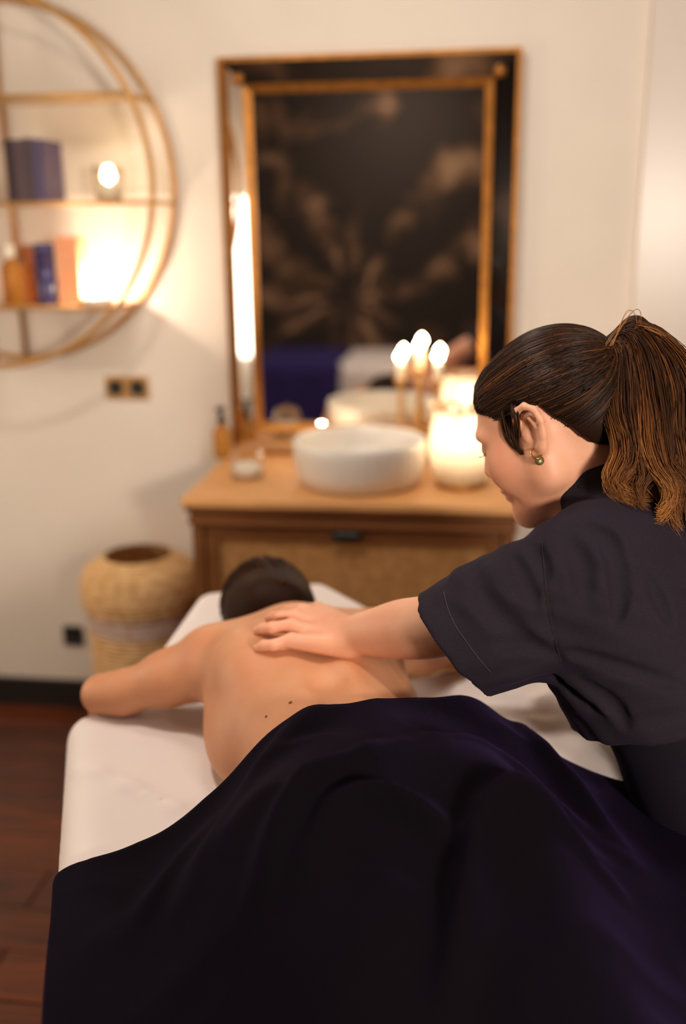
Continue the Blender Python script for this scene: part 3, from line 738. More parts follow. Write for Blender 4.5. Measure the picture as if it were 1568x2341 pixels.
# ================================================================== implicit bodies (smooth blends of tapered limbs, one surface)
class Sdf:
    def __init__(self): self.p = []
    def cone(self, a, b, ra, rb, k=0.02, op='u'):
        a = np.asarray(a, float); b = np.asarray(b, float)
        self.p.append(('c', op, k, (a+b)/2, np.linalg.norm(b-a)/2+max(ra, rb), (a, b, ra, rb))); return self
    def chain(self, pts, rad, k=0.02, op='u'):
        for i in range(len(pts)-1): self.cone(pts[i], pts[i+1], rad[i], rad[i+1], k, op)
        return self
    def ell(self, c, r, axes=None, k=0.02, op='u'):
        ax = np.eye(3) if axes is None else np.asarray(axes, float)
        self.p.append(('e', op, k, np.asarray(c, float), max(r), (np.asarray(c, float), np.asarray(r, float), ax))); return self
    def limb(self, pts, rad, n=20, k=0.003):
        q = spline(pts, n)
        t = np.linspace(0, 1, len(pts)); r = np.interp(np.linspace(0, 1, n), t, rad)
        r = np.convolve(np.pad(r, 2, mode='edge'), np.array([1, 2, 3, 2, 1])/9, 'valid')
        return self.chain(list(q), list(r), k)
    def plane(self, c, n, k=0.004):          # keep the side opposite to n
        self.p.append(('p', 'i', k, np.asarray(c, float), 1e9, (np.asarray(c, float), unit(n)))); return self
    def rbox(self, c, h, axes=None, r=0.01, k=0.0, op='u'):
        ax = np.eye(3) if axes is None else np.asarray(axes, float)
        self.p.append(('b', op, k, np.asarray(c, float), np.linalg.norm(h), (np.asarray(c, float), np.asarray(h, float), ax, r))); return self
    def func(self, f, op='d'):
        self.p.append(('f', op, 0, np.zeros(3), 1e9, f)); return self
    def ev(self, X, c=None, R=None):
        d = np.full(X.shape[:-1], 1.0, dtype=np.float64)
        for (t, op, k, pc, pr, a) in self.p:
            if c is not None and pr < 1e8:
                if np.linalg.norm(pc-c) > pr+R+k+0.02: continue
            if t == 'c':
                ba = a[1]-a[0]; pa = X-a[0]
                h = np.clip((pa@ba)/max(ba@ba, 1e-12), 0, 1)
                q = np.linalg.norm(pa-h[..., None]*ba, axis=-1)-(a[2]+(a[3]-a[2])*h)
            elif t == 'e':
                y = (X-a[0])@a[2].T
                k0 = np.linalg.norm(y/a[1], axis=-1); k1 = np.linalg.norm(y/(a[1]**2), axis=-1)
                q = k0*(k0-1)/np.maximum(k1, 1e-9)
            elif t == 'p':
                q = (X-a[0])@a[1]
            elif t == 'b':
                y = np.abs((X-a[0])@a[2].T)-a[1]+a[3]
                q = np.linalg.norm(np.maximum(y, 0), axis=-1)+np.minimum(y.max(-1), 0)-a[3]
            elif t == 'f':
                q = a(X)
            if op == 'u':
                if k > 0: hh = np.maximum(k-np.abs(d-q), 0)/k; d = np.minimum(d, q)-hh*hh*k*0.25
                else: d = np.minimum(d, q)
            elif op == 's':
                q = -q; hh = np.maximum(k-np.abs(d-q), 0)/max(k, 1e-9); d = np.maximum(d, q)+hh*hh*k*0.25
            elif op == 'i':
                hh = np.maximum(k-np.abs(d-q), 0)/max(k, 1e-9); d = np.maximum(d, q)+hh*hh*k*0.25
            elif op == 'd': d = d+q
        return d
    def hit(self, px, py, d0=0.6, d1=2.6):
        """first surface point met along a viewing ray, used to seat seams, folds and moles on the surface"""
        r = ray(px, py); d = d0
        for _ in range(220):
            v = float(self.ev((CAMP+r*d)[None])[0])
            if v < 0.0004: return CAMP+r*d
            d += max(v*0.7, 0.0006)
            if d > d1: return None
        return CAMP+r*d
    def mesh(self, lo, hi, h, blk=24):
        lo = np.asarray(lo, float); hi = np.asarray(hi, float)
        nb = np.ceil((hi-lo)/(h*blk)).astype(int)
        G = nb*blk+4
        verts = {}; VK = []; VP = []; QK = []
        half = blk*h/2; rad = math.sqrt(3)*(half+h)
        cs = np.array([[i, j, k] for i in range(nb[0]) for j in range(nb[1]) for k in range(nb[2])])
        cen = lo+(cs+0.5)*blk*h
        dc = self.ev(cen)
        g = np.arange(-1, blk+2)
        for b, c in zip(cs[np.abs(dc) < rad*1.6+0.02], cen[np.abs(dc) < rad*1.6+0.02]):
            I = np.stack(np.meshgrid(g, g, g, indexing='ij'), -1)+b*blk
            X = lo+I*h
            S = self.ev(X, c, rad)
            ins = S < 0
            if ins.all() or not ins.any(): continue
            n = blk+2                                  # cells
            cnt = np.zeros((n, n, n)); acc = np.zeros((n, n, n, 3))
            for ax in range(3):
                sl0 = [slice(None)]*3; sl1 = [slice(None)]*3
                sl0[ax] = slice(0, -1); sl1[ax] = slice(1, None)
                s0, s1 = S[tuple(sl0)], S[tuple(sl1)]
                cr = (s0 < 0) != (s1 < 0)
                t = np.where(cr, s0/np.where(cr, s0-s1, 1), 0)
                pt = X[tuple(sl0)].copy(); pt[..., ax] += t*h
                o = [i for i in range(3) if i != ax]
                for u in (0, 1):
                    for v in (0, 1):
                        sl = [slice(None)]*3
                        sl[o[0]] = slice(u, u+n); sl[o[1]] = slice(v, v+n)
                        w = cr[tuple(sl)]
                        cnt += w; acc += pt[tuple(sl)]*w[..., None]
            has = cnt > 0
            ci = np.argwhere(has)
            key = ((ci[:, 0]+b[0]*blk)*G[1]+(ci[:, 1]+b[1]*blk))*G[2]+(ci[:, 2]+b[2]*blk)
            VK.append(key); VP.append(acc[has]/cnt[has][:, None])
            kid = lambda i: ((i[:, 0]+b[0]*blk)*G[1]+(i[:, 1]+b[1]*blk))*G[2]+(i[:, 2]+b[2]*blk)
            for ax in range(3):
                o = [(ax+1) % 3, (ax+2) % 3]
                core = [slice(1, blk+1)]*3
                nxt = list(core); nxt[ax] = slice(2, blk+2)
                s0 = ins[tuple(core)]; s1 = ins[tuple(nxt)]
                e = np.argwhere(s0 != s1)+1
                if len(e) == 0: continue
                flip = s0[tuple((e-1).T)]
                q = []
                for (u, v) in ((-1, -1), (0, -1), (0, 0), (-1, 0)):
                    i = e.copy(); i[:, o[0]] += u; i[:, o[1]] += v
                    q.append(kid(i))
                q = np.stack(q, 1)
                q[~flip] = q[~flip][:, ::-1]
                QK.append(q)
        VK = np.concatenate(VK); VP = np.concatenate(VP); QK = np.concatenate(QK)
        uk, ui = np.unique(VK, return_index=True)
        return VP[ui], np.searchsorted(uk, QK)
def largest(V, Q):
    lab = np.arange(len(V))
    while True:
        m = lab[Q].min(1)
        new = lab.copy()
        for k in range(4): np.minimum.at(new, Q[:, k], m)
        new = new[new]
        if (new == lab).all(): break
        lab = new
    best = np.bincount(lab).argmax()
    f = lab[Q[:, 0]] == best
    used = np.unique(Q[f]); mp = np.full(len(V), -1); mp[used] = np.arange(len(used))
    return V[used], mp[Q[f]]
def smooth_mesh(V, Q, it=2, lam=0.5):
    n = len(V)
    e = np.concatenate([Q[:, [0, 1]], Q[:, [1, 2]], Q[:, [2, 3]], Q[:, [3, 0]]])
    e = np.concatenate([e, e[:, ::-1]])
    for _ in range(it):
        s = np.zeros((n, 3)); c = np.bincount(e[:, 0], minlength=n)
        for k in range(3): s[:, k] = np.bincount(e[:, 0], V[e[:, 1], k], minlength=n)
        V = V*(1-lam)+lam*s/np.maximum(c, 1)[:, None]
    return V

# ------------------------------------------------------------------ massage table
TA = math.radians(20.8)
AX = npv(math.sin(TA), -math.cos(TA), 0); AN = npv(math.cos(TA), math.sin(TA), 0)
HL = npv(-0.682, 1.455, 0); TW, TLN, TT = 0.895, 1.45, 0.74
def T(a, b, z): return HL+AX*a+AN*b+npv(0, 0, z)
def to_ab(p): r = np.asarray(p)-HL; return r@AX, r@AN
tab = empty('massage_table', T(TLN/2, TW/2, 0), 'padded massage table dressed in a white sheet with head cushion', 'massage table')
ms = Sdf()
ms.rbox(T(TLN/2, TW/2, TT-0.17), (TLN/2, TW/2, 0.17), [AX, AN, (0, 0, 1)], r=0.045)
cr1 = [T(*to_ab(onz(px, py, TT)), TT-0.004) for px, py in ((175, 1752), (220, 1768), (290, 1800), (400, 1850), (480, 1900))]
ms.chain(cr1, [0.001, 0.007, 0.009, 0.008, 0.002], k=0.02)
cr2 = [T(a, b, TT-0.003) for a, b in ((0.10, 0.835), (0.2, 0.79), (0.35, 0.78), (0.5, 0.80))]
ms.chain(cr2, [0.004, 0.007, 0.007, 0.004], k=0.03)
for (p0, p1) in (((0.02, 0.66), (0.10, 0.80)), ((0.08, 0.66), (0.18, 0.78)), ((0.2, 0.68), (0.26, 0.77))):
    ms.chain([T(*p0, TT-0.003), T(*p1, TT-0.003)], [0.003, 0.006], k=0.025)
V, Q = ms.mesh(T(0, 0, TT)-npv(.3, 1.75, 0.38), npv(0.85, 1.9, 0.80), 0.009)
mesh_obj('sheet_covered_mattress', smooth_mesh(V, Q, 2), Q, M['sheet'], tab)
def cushion_fn(X):
    y = X-T(-0.170, 0.385, 0.775)
    a_, b_, c_ = y@AX, y@AN, y@ez_
    hw = np.interp(a_, [-0.145, 0.145], [0.130, 0.235])
    q = np.stack([np.abs(a_)-0.145, (np.abs(b_)-hw)*0.95, np.abs(c_-0.006)-0.034], -1)+0.030
    return np.linalg.norm(np.maximum(q, 0), axis=-1)+np.minimum(q.max(-1), 0)-0.030
ez_ = npv(0, 0, 1)
hs = Sdf().func(cushion_fn, op='u')
hs.ell(T(-0.17, 0.375, 0.85), (0.09, 0.06, 0.06), [AX, AN, (0, 0, 1)], k=0.03, op='s')
V, Q = hs.mesh(T(-0.165, 0.375, 0.71)-npv(.36, .32, 0), T(-0.165, 0.375, 0.84)+npv(.36, .32, 0), 0.008)
mesh_obj('head_cushion', V, Q, M['sheet'], tab)
M['table_wood'] = mat_basic('beech', srgb(170, 120, 76), 0.45)
for s in (0.27, 0.48):
    tube('cushion_arm', [T(-0.25, s, 0.725), T(0.03, s, 0.715)], 0.012, M['black'], tab, 10)
for a in (0.12, TLN-0.12):
    for b in (0.10, TW-0.10):
        p = T(a, b, 0); tube('leg', [p, p+npv(0, 0, 0.41)], 0.03, M['table_wood'], tab, 14)

# ------------------------------------------------------------------ daybed behind the camera, seen in the mirror
db = empty('daybed', (-1.0, -1.1, 0), 'low white daybed against the dark wallpaper, seen in the mirror', 'daybed')
box('bed_frame', (-1.50, -1.62, 0.16), (-0.50, -0.66, 0.28), M['dark_tray'], db, 0.01, 2)
V, Q = Sdf().rbox((-1.0, -1.14, 0.47), (0.51, 0.49, 0.19), r=0.06).mesh((-1.6, -1.75, 0.2), (-0.4, -0.5, 0.75), 0.03)
mesh_obj('mattress', V, Q, M['sheet'], db)
for (x, y) in ((-1.44, -1.56), (-0.56, -1.56), (-1.44, -0.72), (-0.56, -0.72)):
    tube('leg', [(x, y, 0), (x, y, 0.16)], 0.025, M['dark_tray'], db, 12)
M['throw'] = cloth_mat('navy_wool', srgb(48, 40, 92), 0.1, srgb(120, 110, 200), 0.2, 400.0)
ts = Sdf().rbox((-1.20, -1.06, 0.44), (0.335, 0.45, 0.245), r=0.07)
ts.func(lambda X: 0.006*np.sin(X[..., 0]*30+3*np.sin(X[..., 2]*9))*np.clip((0.66-X[..., 2])*6, 0, 1))
ts.rbox((-1.0, -1.14, 0.40), (0.515, 0.495, 0.266), r=0.06, op='s', k=0.004)
V, Q = largest(*ts.mesh((-1.7, -1.75, 0.1), (-0.7, -0.45, 0.8), 0.016))
tag(mesh_obj('throw', V, Q, M['throw'], None), 'navy throw spread over the white daybed, seen in the mirror', 'throw')

# ------------------------------------------------------------------ the client, lying face down
CB = 0.378
cl = Sdf()
ez = npv(0, 0, 1); TAX = [AX, AN, ez]
cl.ell(T(0.24, CB, 0.825), (0.19, 0.152, 0.098), TAX)
cl.ell(T(0.16, CB, 0.835), (0.12, 0.150, 0.080), TAX, k=0.05)
cl.ell(T(0.38, CB+0.004, 0.815), (0.17, 0.122, 0.094), TAX, k=0.06)
cl.ell(T(0.50, CB+0.006, 0.815), (0.15, 0.118, 0.090), TAX, k=0.06)
cl.ell(T(0.66, CB, 0.825), (0.16, 0.172, 0.100), TAX, k=0.07)
for s in (-1, 1):
    cl.ell(T(0.70, CB+s*0.080, 0.865), (0.115, 0.090, 0.085), TAX, k=0.04)
    cl.chain([T(0.76, CB+s*0.088, 0.825), T(1.06, CB+s*0.10, 0.805), T(1.30, CB+s*0.10, 0.79), T(1.39, CB+s*0.11, 0.775)], [0.088, 0.058, 0.038, 0.03], k=0.03)
    cl.ell(T(1.17, CB+s*0.10, 0.815), (0.11, 0.052, 0.05), TAX, k=0.03)          # calf
    cl.ell(T(0.21, CB+s*0.085, 0.890), (0.075, 0.045, 0.034), TAX, k=0.05)        # shoulder blade
    cl.cone(T(0.090, CB+s*0.02, 0.858), T(0.100, CB+s*0.135, 0.852), 0.044, 0.047, k=0.05)   # trapezius
    cl.ell(T(0.27, CB+s*0.12, 0.785), (0.09, 0.045, 0.045), TAX, k=0.04)          # side of the chest
# arms
cl.chain([T(0.112, CB-0.14, 0.842), T(0.078, 0.172, 0.812), T(0.046, 0.098, 0.779), T(0.026, 0.060, 0.772)], [0.052, 0.040, 0.031, 0.028], k=0.035)
cl.chain([T(0.026, 0.060, 0.772), T(-0.045, 0.070, 0.70), T(-0.070, 0.09, 0.60), T(-0.075, 0.11, 0.545)], [0.028, 0.031, 0.025, 0.020], k=0.02)
cl.chain([T(0.112, CB+0.14, 0.842), T(0.050, 0.605, 0.806), T(0.012, 0.695, 0.784), T(-0.004, 0.735, 0.776)], [0.052, 0.040, 0.033, 0.030], k=0.035)
cl.chain([T(-0.004, 0.735, 0.780), T(-0.060, 0.75, 0.70), T(-0.075, 0.73, 0.60), T(-0.08, 0.70, 0.545)], [0.034, 0.035, 0.025, 0.020], k=0.02)
for (hb, s) in ((0.11, 1), (0.70, -1)):                                          # hanging hands
    w = T(-0.08, hb, 0.545)
    cl.cone(w, w+AN*s*0.01-ez*0.055, 0.022, 0.026, k=0.02)
    for j in range(4):
        r0 = w+AX*(0.02-0.0135*j)+AN*s*0.012-ez*0.065
        L = (0.06, 0.07, 0.066, 0.052)[j]
        cl.chain([r0, r0-ez*L*0.5+AN*s*0.006, r0-ez*L*0.95+AN*s*0.02], [0.0085, 0.008, 0.007], k=0.006)
    cl.chain([w+AX*0.018-ez*0.015, w+AX*0.038-ez*0.045+AN*s*0.01, w+AX*0.042-ez*0.075+AN*s*0.02], [0.011, 0.010, 0.008], k=0.012)
# neck and head
cl.cone(T(0.10, CB, 0.842), T(-0.03, CB-0.012, 0.834), 0.058, 0.050, k=0.05)
HC = T(-0.090, CB-0.016, 0.846)
cl.ell(HC, (0.098, 0.073, 0.082), TAX, k=0.03)
cl.ell(HC+AX*0.005-ez*0.05, (0.085, 0.060, 0.06), TAX, k=0.03)
for s in (-1, 1):
    cl.ell(HC+AX*0.02+AN*s*0.073-ez*0.01, (0.028, 0.008, 0.017), TAX, k=0.008)
cl.cone(HC-ez*0.095-AX*0.01, HC-ez*0.115+AX*0.008, 0.012, 0.012, k=0.02)           # nose
cl.cone(HC+AX*0.07-ez*0.08, HC+AX*0.08-ez*0.07, 0.02, 0.025, k=0.03)               # chin
# spine furrow, lateral hollows
cl.chain([T(0.10, CB-0.004, 0.950), T(0.22, CB, 0.942), T(0.36, CB, 0.928), T(0.52, CB, 0.920), T(0.62, CB, 0.945)], [0.010, 0.013, 0.015, 0.015, 0.012], k=0.035, op='s')
V, Q = cl.mesh(T(0.6, 0.4, 0.38)-npv(0.95, 1.05, 0), T(0.6, 0.4, 1.0)+npv(0.75, 0.95, 0), 0.0055)
V = smooth_mesh(V, Q, 2)
keep = (V-HL)@AX
BODYV = V.copy()
client = empty('person', T(0.3, CB, TT), 'person lying face down with bare back, arms out, dark hair, on the white table', 'person')
mesh_obj('body', V, Q, M['skin'], client)
M['mole'] = mat_basic('mole', srgb(122, 72, 40), 0.6)
for px, py, r in ((665, 1605, 0.0032), (609, 1637, 0.0022)):
    p = cl.hit(px, py)
    lathe('mole', [(r, -0.002), (r*0.95, 0.0), (r*0.5, 0.0007), (0, 0.0009)], p, M['mole'], client, 12)
# hair: cap and combed strands gathered low at the back of the head
hcap = Sdf().ell(HC-AX*0.004+ez*0.004, (0.108, 0.084, 0.092), TAX)
hcap.plane(HC-ez*0.045, -ez+AX*0.15)
hcap.ell(HC+AX*0.062+ez*0.022, (0.062, 0.072, 0.056), TAX, k=0.04)
hcap.cone(HC+AX*0.075-AN*0.015+ez*0.05, HC+AX*0.085+AN*0.025+ez*0.045, 0.030, 0.026, k=0.03)
V, Q = hcap.mesh(HC-0.17, HC+0.17, 0.006)
V = smooth_mesh(V, Q, 1)
hair2 = mesh_obj('hair', V, Q, M['hair2'], client, attr=np.full(len(V), 0.12))
paths = []; tones = []
knot = unit(npv(0.65, 0.1, 0.76))
for i in range(520):
    u = RNG.normal(size=3); u /= np.linalg.norm(u)
    if u[2] < -0.35: continue
    p = []
    for s in np.linspace(0, 1, 12):
        w = unit(u*(1-s)+knot*s+npv(0, 0.12*math.sin(math.pi*s)*np.sign(u[1]+1e-6), 0))
        rr = 1.0+0.015*math.sin(7*s+i)
        p.append(HC-AX*0.004+ez*0.004+(AX*w[0]*0.109+AN*w[1]*0.085+ez*w[2]*0.093)*rr)
    paths.append(np.array(p)); tones.append(RNG.uniform(0.0, 0.75))
for i in range(120):                                           # coiled bun
    R_ = 0.030*math.sqrt(RNG.uniform(0.05, 1)); ph = RNG.uniform(0, 6.28); q = []
    bcn = HC+AX*0.082+AN*0.006+ez*0.062
    for s in np.linspace(0, 1, 12):
        an = ph+s*2.6
        q.append(bcn+(AN*math.cos(an)*R_*1.3+AX*math.sin(an)*R_*0.7)+ez*(0.022*(1-(R_/0.034)**2)+0.004*math.sin(an*2+i)))
    paths.append(np.array(q)); tones.append(RNG.uniform(0.1, 1.0))
strands('hair_strands', paths, 0.0013, M['hair2'], hair2, tones)

# ------------------------------------------------------------------ blanket draped over hips and legs
res = 0.011
na, nb_ = int(2.0/res), int(1.9/res)
a0, b0 = 0.15, -0.45
Hm = np.full((na, nb_), TT+0.004)
ra, rb = (BODYV-HL)@AX, (BODYV-HL)@AN
# keep the body only: not arms beyond the hem
sel = (ra > 0.2) & (ra < 1.6)
ia = ((ra[sel]-a0)/res).astype(int); ib = ((rb[sel]-b0)/res).astype(int)
ok = (ia >= 0) & (ia < na) & (ib >= 0) & (ib < nb_)
np.maximum.at(Hm, (ia[ok], ib[ok]), BODYV[sel][ok][:, 2]+0.012)
ga, gb = np.meshgrid(a0+(np.arange(na)+0.5)*res, b0+(np.arange(nb_)+0.5)*res, indexing='ij')
bunch = 0.160*np.exp(-((gb-0.56)/0.075)**2)*np.exp(-(np.maximum(0, ga-0.44)/0.28)**2)
Hm = np.maximum(Hm, TT+0.004+bunch)
base = Hm.copy()
h = base.copy()
def blur(x):
    y = np.pad(x, 1, mode='edge')
    x = (y[:-2, 1:-1]+2*y[1:-1, 1:-1]+y[2:, 1:-1])/4
    y = np.pad(x, 1, mode='edge')
    return (y[1:-1, :-2]+2*y[1:-1, 1:-1]+y[1:-1, 2:])/4
for i in range(100):
    h = np.maximum(base, blur(h)-0.00002)
for i in range(12): h = blur(h)
h += 0.006
def hz(a, b):
    x = np.clip((np.asarray(a)-a0)/res, 0, na-1.001); y = np.clip((np.asarray(b)-b0)/res, 0, nb_-1.001)
    i = x.astype(int); j = y.astype(int); u = x-i; v = y-j
    return (h[i, j]*(1-u)*(1-v)+h[i+1, j]*u*(1-v)+h[i, j+1]*(1-u)*v+h[i+1, j+1]*u*v)
# hem across the back: (b, a)
hem_b = np.array([-0.6, -0.05, 0.04, 0.11, 0.18, 0.255, 0.31, 0.345, 0.425, 0.48, 0.57, 0.65, 0.73, 0.81, 0.9, 1.5])
hem_a = np.array([0.47, 0.462, 0.460, 0.468, 0.46, 0.458, 0.470, 0.480, 0.470, 0.445, 0.412, 0.402, 0.43, 0.480, 0.50, 0.55])
folds = []   # (list of (a,b), height, width)
def pf(pts, z): return [to_ab(onz(x, y, z)) for x, y in pts]
folds.append((pf([(1020, 2320), (1060, 2180), (1090, 2050), (1150, 1985), (1260, 1940), (1400, 1915)], 0.88), 0.026, 0.018))
folds.append((pf([(560, 2110), (640, 1990), (720, 1925), (800, 1880), (900, 1800)], 0.90), 0.020, 0.017))
folds.append((pf([(700, 2060), (780, 1985), (860, 1965), (960, 1985), (1040, 2030)], 0.89), 0.017, 0.014))
folds.append((pf([(420, 2000), (540, 1880), (650, 1780), (800, 1700)], 0.86), 0.010, 0.020))
folds.append((pf([(1140, 1620), (1230, 1700), (1330, 1790), (1420, 1900)], 0.82), 0.014, 0.025))
folds.append((pf([(1000, 1820), (1120, 1790), (1250, 1760), (1380, 1790)], 0.88), 0.010, 0.020))
folds.append((pf([(300, 2080), (380, 2010), (470, 1930)], 0.80), 0.010, 0.02))
folds.append((pf([(820, 2260), (880, 2150), (930, 2060)], 0.9), 0.012, 0.03))
nv, nu = 230, 210
bb_ = np.linspace(-0.50, TW+0.10, nv)          # across; outside the table it hangs
V = np.zeros((nu, nv, 3))
hb = np.interp(bb_, hem_b, hem_a)
hb = np.convolve(np.pad(hb, 6, mode='edge'), np.ones(13)/13, 'valid')
ss = np.linspace(0, 1, nu)
Aa = hb[None, :]+(TLN+0.45-hb[None, :])*ss[:, None]
Bb = np.broadcast_to(bb_, Aa.shape)
ridge = np.zeros_like(Aa)
for pts, amp, wd in folds:
    C_ = spline([npv(p[0], p[1], 0) for p in pts], 60)[:, :2]
    best = np.full(Aa.shape, 9.0); tt_ = np.zeros(Aa.shape)
    for q, (ca, cb_) in enumerate(C_):
        dd = np.hypot(Aa-ca, Bb-cb_); m_ = dd < best; best[m_] = dd[m_]; tt_[m_] = q/59
    ridge += 1.6*amp*np.exp(-(best/wd)**2)*np.sin(np.pi*np.clip(tt_, 0.03, 0.97))**0.5
WN = np.array([[mnoise.noise((a*5.5, b*9.0, 0.3))*0.009+(0.5-abs(mnoise.noise((a*4+b*7, b*5-a*6, 4.0))))*0.014+mnoise.noise((a*14+b*6, b*16, 4.0))*0.003
                for a, b in zip(ra_, rb_)] for ra_, rb_ in zip(Aa, Bb)])
ob = np.maximum(0, np.maximum(0.046-Bb, Bb-(TW-0.040))); sb = np.where(Bb < TW/2, -1.0, 1.0)
oa = np.maximum(0, Aa-(TLN-0.03))
bt = np.clip(Bb, 0.046, TW-0.040); at_ = np.minimum(Aa, TLN-0.03)
rr = 0.035
def over(o):                                   # overhang follows the rounded edge, then hangs
    th = np.minimum(o/rr, math.pi/2)
    return rr*np.sin(th), rr*(1-np.cos(th))+np.maximum(0, o-rr*math.pi/2)
ox, dz1 = over(ob); oy, dz2 = over(oa)
fl_ = 0.022*np.sin(Aa*17+1.3*np.sin(Aa*5))*np.minimum(1, dz1/0.25)
fl2 = 0.022*np.sin(Bb*19)*np.minimum(1, dz2/0.25)
zz = hz(at_, bt)+ridge+WN*np.where((ob == 0) & (oa == 0), 1.0, 0.5)-np.maximum(dz1, dz2)-0.15*np.minimum(dz1, dz2)
Pa = at_+oy+0.03*np.minimum(1, dz2/0.3)+fl2
Pb = bt+sb*(ox+np.minimum(0.012, ob*0.4)+0.004*np.minimum(1, dz1/0.3)+np.abs(fl_)*0.3)
V = HL+Pa[..., None]*AX+Pb[..., None]*AN; V[..., 2] = zz
# folded thickness at the hem: roll the first rows under
roll = []
for k, (da, dz_) in enumerate(((0.010, -0.0068), (0.004, -0.0062), (0.0005, -0.0035))):
    row = V[0]+AX*(da-0.002); row = row.copy(); row[:, 2] += dz_; roll.append(row)
V = np.concatenate([np.array(roll), V], 0)
idx = np.arange(V.shape[0]*nv).reshape(V.shape[0], nv)
Q = np.stack([idx[:-1, :-1], idx[:-1, 1:], idx[1:, 1:], idx[1:, :-1]], -1).reshape(-1, 4)
bl = mesh_obj('blanket', V.reshape(-1, 3), Q[:, ::-1], M['blanket'], None)
tag(bl, 'dark navy fleece blanket draped over the lying person and the table', 'blanket')

# ================================================================== the therapist, leaning over the table
def cv(r, u, f): return RT*r+UP*u+FW*f
xh = unit(cv(-0.755, -0.32, 0.57)); zh = cv(-0.39, 0.92, 0.0); zh = unit(zh-xh*(zh@xh)); yh = np.cross(zh, xh)
EAR = P(1214, 985, 1.30)
HO = EAR-yh*0.077                              # between the ears
HAX = [xh, yh, zh]
def Hd(x, y, z): return HO+xh*x+yh*y+zh*z
th_base = T(0.42, 1.02, 0)
ther = empty('person', (th_base[0], th_base[1], 0), 'person in dark navy tunic with brown ponytail leaning over table, hand on bare back', 'person')

bd_ = Sdf()
# --- head
bd_.ell(Hd(-0.020, 0, 0.042), (0.091, 0.073, 0.072), HAX)
bd_.ell(Hd(0.047, 0, 0.034), (0.045, 0.060, 0.046), HAX, k=0.03)
bd_.ell(Hd(0.040, 0, -0.030), (0.052, 0.058, 0.078), HAX, k=0.03)
for s in (-1, 1):
    bd_.cone(Hd(0.010, s*0.050, -0.058), Hd(0.078, s*0.008, -0.104), 0.020, 0.017, k=0.025)    # jaw
    bd_.cone(Hd(0.000, s*0.058, -0.01), Hd(0.010, s*0.052, -0.058), 0.022, 0.020, k=0.03)
    bd_.ell(Hd(0.064, s*0.040, -0.034), (0.030, 0.024, 0.032), HAX, k=0.03)                   # cheek
    bd_.ell(Hd(0.083, s*0.030, 0.020), (0.012, 0.022, 0.009), HAX, k=0.02)                    # brow
    bd_.ell(Hd(0.105, s*0.032, 0.002), (0.017, 0.017, 0.013), HAX, k=0.014, op='s')           # socket
    bd_.ell(Hd(0.083, s*0.032, 0.000), (0.014, 0.015, 0.0125), HAX, k=0.006)                  # lidded eye
    bd_.cone(Hd(0.099, s*0.028, 0.0005), Hd(0.092, s*0.044, -0.003), 0.0016, 0.0012, k=0.002)   # lash line
bd_.cone(Hd(0.093, 0, 0.012), Hd(0.112, 0, -0.030), 0.009, 0.0105, k=0.018)                   # nose
for s in (-1, 1): bd_.ell(Hd(0.103, s*0.011, -0.036), (0.010, 0.007, 0.007), HAX, k=0.008)
bd_.ell(Hd(0.094, 0, -0.062), (0.014, 0.026, 0.007), HAX, k=0.010)
bd_.ell(Hd(0.092, 0, -0.075), (0.013, 0.022, 0.0075), HAX, k=0.009)
bd_.ell(Hd(0.083, 0, -0.104), (0.018, 0.020, 0.016), HAX, k=0.02)
# --- ear
for s in (1, -1):
    E_ = lambda x, y, z: Hd(x, s*y, z)
    bd_.ell(E_(-0.006, 0.075, 0.002), (0.016, 0.006, 0.028), [xh, yh*0.97*s+xh*0.24*s, zh], k=0.008)
    hl = [E_(0.012, 0.074, 0.004), E_(0.013, 0.080, 0.020), E_(0.004, 0.086, 0.031), E_(-0.010, 0.090, 0.033), E_(-0.021, 0.092, 0.024), E_(-0.024, 0.092, 0.008), E_(-0.018, 0.088, -0.010), E_(-0.008, 0.083, -0.024)]
    bd_.chain(hl, [0.003, 0.0042, 0.0048, 0.0048, 0.0046, 0.0046, 0.0050, 0.0068], k=0.003)
    bd_.chain([E_(-0.006, 0.086, 0.018), E_(-0.013, 0.087, 0.006), E_(-0.009, 0.084, -0.011)], [0.003, 0.0034, 0.003], k=0.004)   # inner fold
    bd_.ell(E_(0.001, 0.084, -0.002), (0.0075, 0.006, 0.0105), HAX, k=0.004, op='s')          # bowl of the ear
    bd_.cone(E_(0.010, 0.077, 0.001), E_(0.008, 0.078, -0.007), 0.0042, 0.0045, k=0.004)      # tragus
    bd_.ell(E_(-0.004, 0.080, -0.027), (0.007, 0.005, 0.008), HAX, k=0.006)                   # lobe
# --- neck and trunk
NB = P(1395, 1160, 1.375)
bd_.cone(NB, Hd(-0.030, 0, -0.020), 0.046, 0.051, k=0.03)
bd_.cone(P(1345, 1170, 1.385), Hd(0.030, 0, -0.070), 0.034, 0.030, k=0.03)
bd_.chain([NB, P(1450, 1340, 1.40), P(1560, 1600, 1.42), P(1690, 1790, 1.44)], [0.046, 0.085, 0.070, 0.080], k=0.03)
SHN, SHF = P(1335, 1290, 1.28), P(1352, 1245, 1.50)
bd_.chain([SHN, NB+cv(0.02, -0.03, 0), SHF], [0.045, 0.042, 0.045], k=0.03)
# --- near arm
ELB, WR = P(1005, 1428, 1.320), P(792, 1454, 1.470)
bd_.limb([SHN, P(1165, 1372, 1.285), ELB, ELB*0.62+WR*0.38, ELB*0.28+WR*0.72, WR], [0.050, 0.045, 0.0415, 0.0410, 0.0315, 0.0255], 30)
